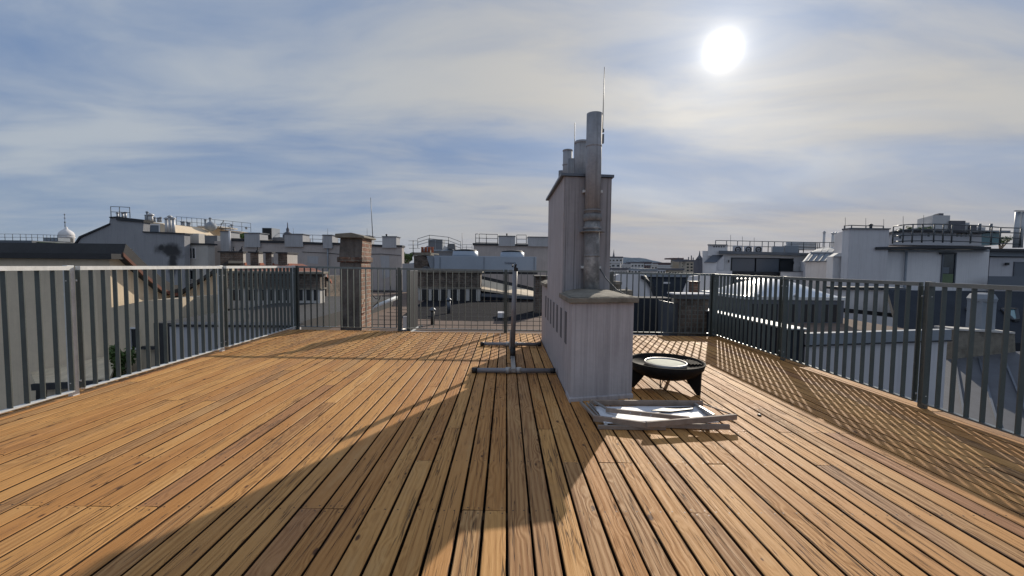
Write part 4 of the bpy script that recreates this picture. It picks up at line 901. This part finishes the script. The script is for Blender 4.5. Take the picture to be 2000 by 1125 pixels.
pb2 = T('white_penthouse', 'tall white penthouse block with a narrow dark window and curved roof terrace railing', 'penthouse', (at(1790, 530, 20).x, 20, -22))
P('tall_block', pb2, 'white2', lambda b: b.pb(1660, 1737, 447.5, 0, 19.6, 3, zb=-22)); P('chamfer_wall', pb2, 'white', lambda b: b.pz([(at(1645, 470, 20.1).x, 20.1), (at(1660, 470, 19.62).x, 19.62), (at(1660, 470, 19.62).x + 2.2, 22), (at(1645, 470, 20.1).x + 1.8, 22)], -22, at(1650, 448, 20).z))
P('block_cap', pb2, 'zincdk', lambda b: b.pz([(at(1643, 470, 20.05).x, 20.05), (at(1660, 470, 19.52).x, 19.52), (at(1739, 470, 19.52).x, 19.52), (at(1739, 470, 19.52).x + 1.5, 22.5), (at(1643, 470, 20).x + 2.2, 22.5)], at(1690, 447.5, 19.6).z, at(1690, 445.5, 19.6).z))
P('step', pb2, 'white', lambda b: b.pb(1628, 1662, 500, 0, 20.3, 1.5, zb=-22)); P('step_roof', pb2, 'zinc', lambda b: b.prism([at(1627, 501, 20.2), at(1644, 501, 20.2), at(1650, 494, 20.6), at(1638, 494, 20.6)], (0, .3, 0)))
rrail(pb2, [at(1649, 446.5, 20.4), at(1663, 446, 20.0), at(1691, 447, 20.0), at(1725, 447.5, 20.0)], 6 * 20 / 820, levels=(1,), r=.022)
vent('roof_vent', pb2, 1701, 440, 447, 20.4, .06, 'black')
P('wall', pb2, 'white', lambda b: b.pb(1713, 1933, 487, 0, 20.0, 4, zb=-22)); P('roof_edge', pb2, 'darkcop', lambda b: b.pp([(1711, 482.5), (1830, 479.5), (1936, 482), (1936, 487), (1830, 485), (1711, 487.5)], 19.5, 5))
P('downpipe', pb2, 'zinc', lambda b: b.tube((at(1770, 489, 19.9).x, 19.88, at(1770, 489, 19.9).z), (at(1770, 489, 19.9).x, 19.88, -2), .05, n=8))
o = win(pb2, 1840, 1863, 496, 553, 20, 'win', 'zincdk', .06); P('blind', o, 'greywin', lambda b: b.pb(1841, 1854, 522, 534, 19.97, .02)); P('planter', o, 'greentin', lambda b: b.pb(1841, 1862, 535, 552, 19.96, .02))
P('window_hood', pb2, 'darkcop', lambda b: b.pb(1838, 1869, 493, 496, 19.8, .2))
P('base_band', pb2, 'zincdk', lambda b: b.pb(1730, 2050, 569, 577, 19.5, .5))
P('wing_wall', pb2, 'white2', lambda b: b.pb(1933.5, 2060, 503, 0, 20.6, 3, zb=-22)); P('wing_roof', pb2, 'darkcop', lambda b: b.pb(1930, 2070, 486, 491, 20.1, 4)); P('wing_band', pb2, 'zinc', lambda b: b.pb(1934, 2070, 491.5, 501, 20.4, 3))
win(pb2, 1980, 2040, 514, 560, 20.6, 'greywin', 'zincdk', .06, mull=1); P('balcony_glass', pb2, 'greywin', lambda b: b.pb(1931, 2070, 540, 566, 19.3, .05)); P('wall_lamp', pb2, 'black', lambda b: b.pb(1966, 1972, 513, 518, 20.45, .12))
P('attic', pb2, 'white2', lambda b: b.pp([(1744, 454), (1775, 450), (1917, 455), (1917, 480), (1744, 478)], 23.5, 3)); P('attic_roof', pb2, 'darkcop', lambda b: b.pp([(1742, 452), (1775, 447.5), (1850, 450), (1925, 453), (1925, 456), (1850, 453.5), (1775, 451), (1742, 455.5)], 23.2, 3.6))
for x, w2 in ((1758, 4), (1813.5, 4), (1869.5, 3.5), (1878, 3.5), (1887, 3.5), (1896.5, 2.6)): win(pb2, x - w2 / 2, x + w2 / 2, 456 if x > 1800 else 460, 462 if x > 1800 else 466, 23.5, 'win', None)
P('glass_lobby', pb2, 'tealwin', lambda b: b.pb(1917.5, 1952, 455, 478, 23.7, 2)); P('lobby_roof', pb2, 'zinc', lambda b: b.pb(1912, 1974, 450, 453, 23.3, 3))
zr_ = .90
rp = [(1743, 476, 21.5), (1763, 474.5, 20.6), (1781, 474, 20.3), (1800, 474, 20.2), (1823, 473.5, 20.2), (1841, 474, 20.2), (1858, 474.5, 20.2), (1895, 475.5, 20.4), (1935, 478, 20.6), (1952, 479, 21), (1992, 480, 21)]
rrail(pb2, [at(*q) for q in rp], 35.5 * 20.5 / 820, levels=(1, .72, .42, .1), r=.028)
for x, yt in ((1651, 425), (1691, 426), (1726, 428), (1764, 422), (1804, 420)): P('mast', pb2, 'rail', lambda b: b.tube(at(x, 448, 21), at(x, yt, 21), .009, n=5))
for x in (1988, 1997.5, 2007): 
    pass
ff = T('flue_group', 'tall bright steel flue pair at the right end of the roof terrace', 'flue', at(1990, 482, 22))
for x in (1988, 1997.5): vent('pipe', ff, x, 414, 484, 22, .105, 'steelflue', False)
P('cap', ff, 'zincdk', lambda b: b.pb(1983, 2004, 411, 412.5, 21.8, .12))
for x, y in ((1757, 449), (1777, 446), (1798, 447), (1815, 446)):
    pass
fs = T('stepped_tower', 'distant white stepped apartment tower above the penthouse terrace', 'apartment tower', (at(1850, 460, 70).x, 70, -22))
for x0_, x1_, yt, m_ in ((1822, 1856, 420.5, 'farpale'), (1856, 1886, 431, 'fargrey'), (1856, 1894, 434.5, 'farpale'), (1894, 1908, 439, 'fargrey'), (1800, 1925, 443, 'farpale')): P('storey', fs, m_, lambda b: b.pb(x0_, x1_, yt, 0, 70 + (m_ == 'farpale') * .4 + (x0_ == 1800) * 1.5, 6, zb=-22))
P('roof_box', fs, 'fargrey', lambda b: b.pb(1834, 1843, 416.5, 420.5, 71, 2))
for x in (1914, 1936): S('slim_chimney', 'zincdk', 'thin dark roof vent right of the stepped tower' if x == 1914 else 'thin dark roof vent above the glass lobby', 'vent pipe', lambda b: b.ptube(x, 437, 452, 26, .07))
for i, (x, y) in enumerate(((1757, 450), (1778, 446), (1797, 447.5), (1814, 446.5))):
    foliage('terrace_plant', ['dark potted plant nearest the tall white block on the attic roof', 'spiky dark plant second from the tall white block on the attic roof', 'dark potted plant third from the tall white block on the attic roof', 'dark potted plant left of the stepped tower on the attic roof'][i], 'plant', at(x, y, 24.5), Vector((.26, .2, .13)), 160, .05, 'plants on the attic roof')
foliage('terrace_bush', 'green bush beside the glass lobby at the right of the roof terrace', 'bush', at(1955, 472, 25), Vector((.6, .3, .3)), 500, .06)

P('gutter', pb2, 'zinc', lambda b: b.tube(at(1712, 489.5, 19.85), at(1931, 489.5, 19.85), .05, n=8))
P('wall_joint', pb2, 'zincdk', lambda b: b.pb(1712.6, 1713.8, 489, 566, 19.97, .02))
for x, y in ((1480, 516), (1352, 517)): pass
S('satellite_dish', 'white', 'small white satellite dish on the long firewall, right of the black louvred box', 'satellite dish', lambda b: (b.chain([at(600, 470, 33.4), at(600.6, 469.6, 33.25), at(601, 469.4, 33.2)], [.02, .17, .24], 14), b.tube(at(600, 477, 33.4), at(600, 470, 33.4), .03, n=6)))
for x in (573, 640, 717): P('lightning_rod', lw, 'rail', lambda b: b.tube(at(x, 460, 32.4), at(x, 446, 32.4), .012, n=5))
for x in (640, 705): P('downpipe', lw, 'zinc', lambda b: b.tube((at(x, 480, 31.93).x, 31.93, at(x, 481, 31.93).z), (at(x, 480, 31.93).x, 31.93, -4), .05, n=8))
P('wall_cable', lw, 'black', lambda b: b.chain([at(x, y, 31.96) for x, y in ((590, 492), (640, 494), (668, 497), (745, 496), (783, 499))], .018, 5))
P('patch', lw, 'crenel', lambda b: b.pp([(600, 500), (622, 501), (621, 516), (601, 514)], 31.985, .02)); P('patch', lw, 'crenel', lambda b: b.pp([(742, 500), (760, 499), (762, 540), (748, 545)], 31.985, .02))
# ------------------------------------------------------------------ right: dark roof valley, tin roof, vent
sl_ = T('slate_roof_house', 'dark slate roof with teal skylights below the tall white penthouse', 'house', (13, 12, -22))
P('roof', sl_, 'slate', lambda b: b.slab((9.35, 9.7, -.5), (24, 9.7, -.5), (24, 11.8, .62), (10.85, 11.8, .62), .2))
P('gable_wall', sl_, 'white', lambda b: b.pp([(1640, 566), (1738, 566), (1760, 585), (1782, 614), (1640, 612)], 12.6, .4))
P('gable_roof', sl_, 'zincdk', lambda b: b.prism([at(1735, 562, 12.5), at(1768, 562, 12.5), at(1815, 618, 12.5), at(1784, 618, 12.5)], (0, .8, 0)))
P('gable_coping', sl_, 'darkcop', lambda b: b.bar(at(1640, 605, 12.4), at(1785, 620, 12.4), .15, .12))
P('eave_beam', sl_, 'darkcop', lambda b: b.pb(1640, 1735, 561, 566, 12.5, .6))
def onroof(x, y):
    r = ray(x, y); k_ = 1.12 / 2.1; t_ = (-.5 - 9.7 * k_ - 1.2) / (r.z - k_ * r.y); return CAM + r * t_
def skyl(q, Y0, Y1):
    A, B, C, D_ = [onroof(*k_) for k_ in q]; o = P('roof_window', sl_, 'tealwin', lambda b: b.prism([A, B, C, D_], (0, -.03, .04)))
    f = MB(); 
    for a_, b_ in ((A, B), (B, C), (C, D_), (D_, A)): f.bar(a_ + Vector((0, -.03, .03)), b_ + Vector((0, -.03, .03)), .06, .06)
    part('frame', f, M['darkcop'], o)
skyl(((1886, 604), (1903, 604), (1945, 652), (1921, 647)), 9.6, 10.8); skyl(((1954, 606), (1982, 606), (1986, 626), (1976, 628)), 10.2, 11.2)
mw = T('masonry_parapet', 'old grey masonry parapet with a sunlit top, behind the right railing', 'parapet', (at(1925, 690, 9).x, 9, -22))
P('wall', mw, 'capstone', lambda b: b.pp([(1866, 645), (1982, 652), (1984, 700), (1984, 1100), (1864, 1100)], 9.0, .35)); P('coping', mw, 'pale', lambda b: b.pp([(1865, 641.5), (1983, 648.5), (1983, 652), (1865, 645)], 8.96, .45))
vp = T('vent_chimney', 'square grey metal vent chimney with a flared cap, behind the masonry parapet', 'vent chimney', at(1915, 650, 9.3))
c = at(1914, 640, 9.4)
P('shaft', vp, 'zinc', lambda b: b.box(c.x - .16, c.x + .16, 9.24, 9.56, -.6, at(1914, 588, 9.4).z)); zt = at(1914, 588, 9.4).z
P('cap', vp, 'zinc', lambda b: b.lathe((c.x, 9.4, zt), [(.17, -.03), (.235, .0), (.25, .06), (.2, .16), (.1, .19)], 6, smooth=False))
tr = T('tin_roof', 'grey standing-seam sheet metal roof below the right railing', 'roof', (8, 6.5, -22))
TZ = lambda x, y: -1.42 + .12 * (x - 7.2) + .15 * (y - 6.6)
P('sheet', tr, 'tin', lambda b: b.prism([(4.6, 1, TZ(4.6, 1)), (14, 1, TZ(14, 1)), (14, 9, TZ(14, 9)), (4.6, 9, TZ(4.6, 9))], (0, 0, -.2)))
for i in range(17):
    x = 2.6 + i * .52
    p = Vector((x, 3.2, 0)); q = Vector((x + 5.6, 8.9, 0))
    if p.x < 4.65: f_ = (4.65 - p.x) / (q.x - p.x); p = p.lerp(q, f_)
    if q.x > 13.9: f_ = (13.9 - p.x) / (q.x - p.x); q = p.lerp(q, f_)
    p.z = TZ(p.x, p.y) + .015; q.z = TZ(q.x, q.y) + .015
    P('seam', tr, 'zincdk', lambda b: b.bar(p, q, .03, .04))
P('cross_fold', tr, 'zincdk', lambda b: b.bar((4.65, 6.0, TZ(4.65, 6) + .01), (13.9, 6.6, TZ(13.9, 6.6) + .01), .06, .03))
P('wall', tr, 'darkroof', lambda b: b.box(4.62, 13.98, 1.02, 8.98, -22, -2.0))

# ------------------------------------------------------------------ far city
def block(x0_, x1_, yt, Y, m, roof, label, rows=0, cols=0, dep=None, yb=None, grp=None):
    w3 = (x1_ - x0_) * Y / 820
    t_ = T('city_building', label, 'building', (at((x0_ + x1_) / 2, 520, Y).x, Y, -22.3), grp)
    P('wall', t_, m, lambda b: b.pb(x0_, x1_, yt, 0, Y, dep or max(8, w3 * .6), zb=-22.3)); 
    zt = at((x0_ + x1_) / 2, yt, Y).z; P('roof', t_, roof, lambda b: b.box(at(x0_, yt, Y).x - .2, at(x1_, yt, Y).x + .2, Y - .25, Y + (dep or max(8, w3 * .6)), zt, zt + .35 + Y * .0012))
    for r_ in range(rows):
        for c_ in range(cols):
            xa = x0_ + (x1_ - x0_) * (c_ + .22) / cols; xb = x0_ + (x1_ - x0_) * (c_ + .78) / cols; ya = yt + 3.5 + r_ * 6.
            P('window', t_, 'win', lambda b: b.pb(xa, xb, ya, ya + 3.2, Y - .03, .05))
    return t_
block(1188, 1216, 503.5, 190, 'farpale', 'fargrey', 'pale modern block directly under the thin far spire', 4, 4)
block(1193, 1212, 514, 130, 'farpale', 'farpale', 'white terraced block with dark window bands, beside the white chimney shaft', 3, 2)
block(1214, 1233, 519, 150, 'farpale', 'farpale', 'low white flat-roofed block right of the terraced one', 2, 3)
block(1232, 1258, 514, 210, 'farpale', 'fargrey', 'pale block with a flat grey roof under the highest hill', 3, 4)
block(1258, 1272, 513, 260, 'farred', 'fargrey', 'dark reddish block between pale city blocks', 2, 3)
block(1272, 1284, 518, 180, 'farpale', 'farpale', 'small white block in the middle of the far city gap', 2, 2)
block(1276, 1316, 514.5, 420, 'farred', 'farred', 'long dark-red roofed block across the middle of the far city')
block(1284, 1310, 520, 220, 'farpale', 'farpale', 'bright white flat-roofed block in front of the dark-red roof', 2, 5)
block(1314, 1334, 506.5, 160, 'farbeige', 'farred', 'tall beige firewall block in the far city', 0, 0)
block(1331, 1342, 509.5, 150, 'farbeige', 'fargrey', 'narrow beige block beside the tall beige firewall', 3, 2)
block(1340, 1376, 511, 120, 'farbeige', 'fargrey', 'beige block with grey roof touching the white penthouse', 3, 5)
block(1196, 1226, 527, 95, 'farpale', 'fargrey', 'nearer pale block low in the far city gap, left part', 2, 6)
block(1252, 1282, 529, 85, 'farpale', 'zinc', 'nearer pale block with zinc roof low in the far city gap', 2, 6)
block(1306, 1334, 528, 90, 'farbeige', 'fargrey', 'nearer beige block low in the far city gap, right part', 2, 5)
random.seed(11)
for i in range(60):
    x = random.uniform(1186, 1368); Y = random.uniform(260, 1900); wpx = random.uniform(4, 13)
    block(x, x + wpx, 520.5 + (x - 989) * .0105 - random.uniform(-3, 9), Y, random.choice(['farpale', 'farpale', 'farbeige']), random.choice(['fargrey', 'farred']), 'tiny hazy far-off building in the rows below the hills', grp='hazy far-off city buildings', dep=20)
c = at(1198.5, 505, 700)
cs = T('church_spire', 'thin distant church spire right of the white chimney shaft', 'church', (c.x, 700, -22)); P('tower', cs, 'fargrey', lambda b: b.box(c.x - 2.2, c.x + 2.2, 698, 702, -22, c.z)); P('spire', cs, 'fargrey', lambda b: b.lathe((c.x, 700, c.z), [(2.4, 0), (1.5, 5), (.7, 10), (.1, 15.5)], 8))
for x, yt, yb in ((1325, 503, 507), (1345, 502, 511), (1350.5, 499, 511), (1354, 503, 511)): S('roof_mast', 'fargrey', {1325: 'tiny roof mast on the tall beige firewall block', 1345: 'left roof mast on the beige block touching the white penthouse', 1350.5: 'tall middle roof mast on the beige block touching the white penthouse', 1354: 'right roof mast on the beige block touching the white penthouse'}[x], 'mast', lambda b: b.ptube(x, yt, yb, 121, .16, 6))

# ------------------------------------------------------------------ haze
hm = bpy.data.materials.new('air_haze'); hm.use_nodes = True; nt = hm.node_tree; nt.nodes.clear()
ou = nt.nodes.new('ShaderNodeOutputMaterial'); vo = nt.nodes.new('ShaderNodeVolumePrincipled'); vo.inputs['Color'].default_value = (.55, .70, .92, 1); vo.inputs['Density'].default_value = HAZE; vo.inputs['Anisotropy'].default_value = .2
nt.links.new(vo.outputs[0], ou.inputs['Volume'])
if HAZE > 0:
    mb = MB(); mb.box(-34000, 34000, -9500, 9500, -24, 260); struct('haze', mb, hm, 'stuff')

# ------------------------------------------------------------------ light, sky
SUN = ray(1412, 109).normalized()
GLOW = ray(1412, 98).normalized()      # where the thin cloud glows brightest round the sun
el = math.asin(SUN.z); az = math.atan2(SUN.x, SUN.y)
w = bpy.data.worlds.new('World'); sc.world = w; w.use_nodes = True
t = NT(w.node_tree); bg = w.node_tree.nodes['Background']
sky = t.n('ShaderNodeTexSky'); sky.sky_type = 'NISHITA'; sky.sun_disc = False; sky.sun_elevation = el; sky.sun_rotation = az
sky.altitude = 200; sky.air_density = 1.0; sky.dust_density = 1.5; sky.ozone_density = 1.5
STR = .1; K = 1 / STR
D = t.vm('NORMALIZE', t.n('ShaderNodeTexCoord').outputs['Generated'])
s3 = t.n('ShaderNodeSeparateXYZ'); t.put(s3.inputs[0], D); z = t.m('MAXIMUM', s3.outputs[2], 0.)
zz = t.m('ADD', z, .13)
uv = t.n('ShaderNodeCombineXYZ'); t.put(uv.inputs[0], t.m('DIVIDE', s3.outputs[0], zz)); t.put(uv.inputs[1], t.m('DIVIDE', s3.outputs[1], zz))
mp = t.n('ShaderNodeMapping'); t.put(mp.inputs[0], uv.outputs[0]); mp.inputs['Rotation'].default_value = (0, 0, rad(-28)); mp.inputs['Scale'].default_value = (.34, .75, 1); mp.inputs['Location'].default_value = (0, 0, 0)
p = mp.outputs[0]
wv = t.n('ShaderNodeTexNoise'); t.put(wv.inputs['Vector'], p); wv.inputs['Scale'].default_value = .7; wv.inputs['Detail'].default_value = 3
p2 = t.vm('ADD', p, t.scale(t.vm('SUBTRACT', wv.outputs[1], (.5, .5, .5)), (1.1, 1.1, 0)))
n1 = t.noise(p2, .9, 5, .5); n2 = t.noise(t.vm('ADD', p2, (7.3, 2.2, 0)), 1.7, 6, .55)
sd = t.m('MAXIMUM', t.vm('DOT_PRODUCT', D, tuple(GLOW)), 0.)
cover = t.mr(n1, .34, .60, .62, 1.)
cover = t.m('MAXIMUM', cover, t.mr(sd, .90, .99, 0, .9))
n3 = t.noise(t.vm('ADD', p2, (1.3, 9.2, 0)), 4.5, 7, .6)
lum = t.mr(t.m('ADD', t.m('ADD', t.m('MULTIPLY', n1, .45), t.m('MULTIPLY', n2, .33)), t.m('MULTIPLY', n3, .22)), .37, .585, 0., 1.)
wl = t.m('POWER', sd, 4.)
lit = t.mix(wl, (.43 * K, .48 * K, .545 * K), (.56 * K, .53 * K, .48 * K))
cl = t.mix(lum, (.185 * K, .275 * K, .455 * K), lit)
hz = t.m('POWER', t.m('SUBTRACT', 1., z), 9.)
warm = t.m('MULTIPLY', hz, t.m('POWER', sd, 3.))
skyc = t.mix(.55, t.mix(1., sky.outputs[0], (.55, .68, .86), 'MULTIPLY'), (.17 * K, .27 * K, .47 * K))
c = t.mix(cover, skyc, cl)
c = t.mix(t.m('MULTIPLY', hz, .6), c, (.33 * K, .395 * K, .455 * K))
c = t.mix(t.m('MULTIPLY', warm, .95, clamp=True), c, (.455 * K, .36 * K, .315 * K))
gl = t.m('ADD', t.m('ADD', t.m('MULTIPLY', t.m('POWER', sd, 9.), .07 * K), t.m('MULTIPLY', t.m('POWER', sd, 35.), .14 * K)), t.m('ADD', t.m('MULTIPLY', t.m('POWER', sd, 150.), .20 * K), t.m('MULTIPLY', t.m('POWER', sd, 1300.), .65 * K)))
gl = t.m('MULTIPLY', gl, t.mr(n2, .25, .7, .75, 1.15))
c = t.mix(1., c, t.mix(1., gl, (1., .95, .86), 'MULTIPLY'), 'ADD')
disc = t.m('MULTIPLY', t.m('POWER', sd, 6000.), 5 * K)
c = t.mix(1., c, disc, 'ADD')
t.put(bg.inputs[0], c); bg.inputs[1].default_value = STR
sl = bpy.data.lights.new('sun', 'SUN'); so = bpy.data.objects.new('sun', sl); COL.objects.link(so)
sl.energy = 4.3; sl.angle = rad(.53); sl.color = (1., .90, .76)
so.rotation_euler = SUN.to_track_quat('Z', 'Y').to_euler(); so.location = (20, 40, 30)

sc.view_settings.view_transform = 'Standard'; sc.view_settings.look = 'None'; sc.view_settings.gamma = 1; sc.view_settings.exposure = 0
sc.cycles.use_denoising = True; sc.cycles.max_bounces = 8; sc.cycles.sample_clamp_indirect = 6
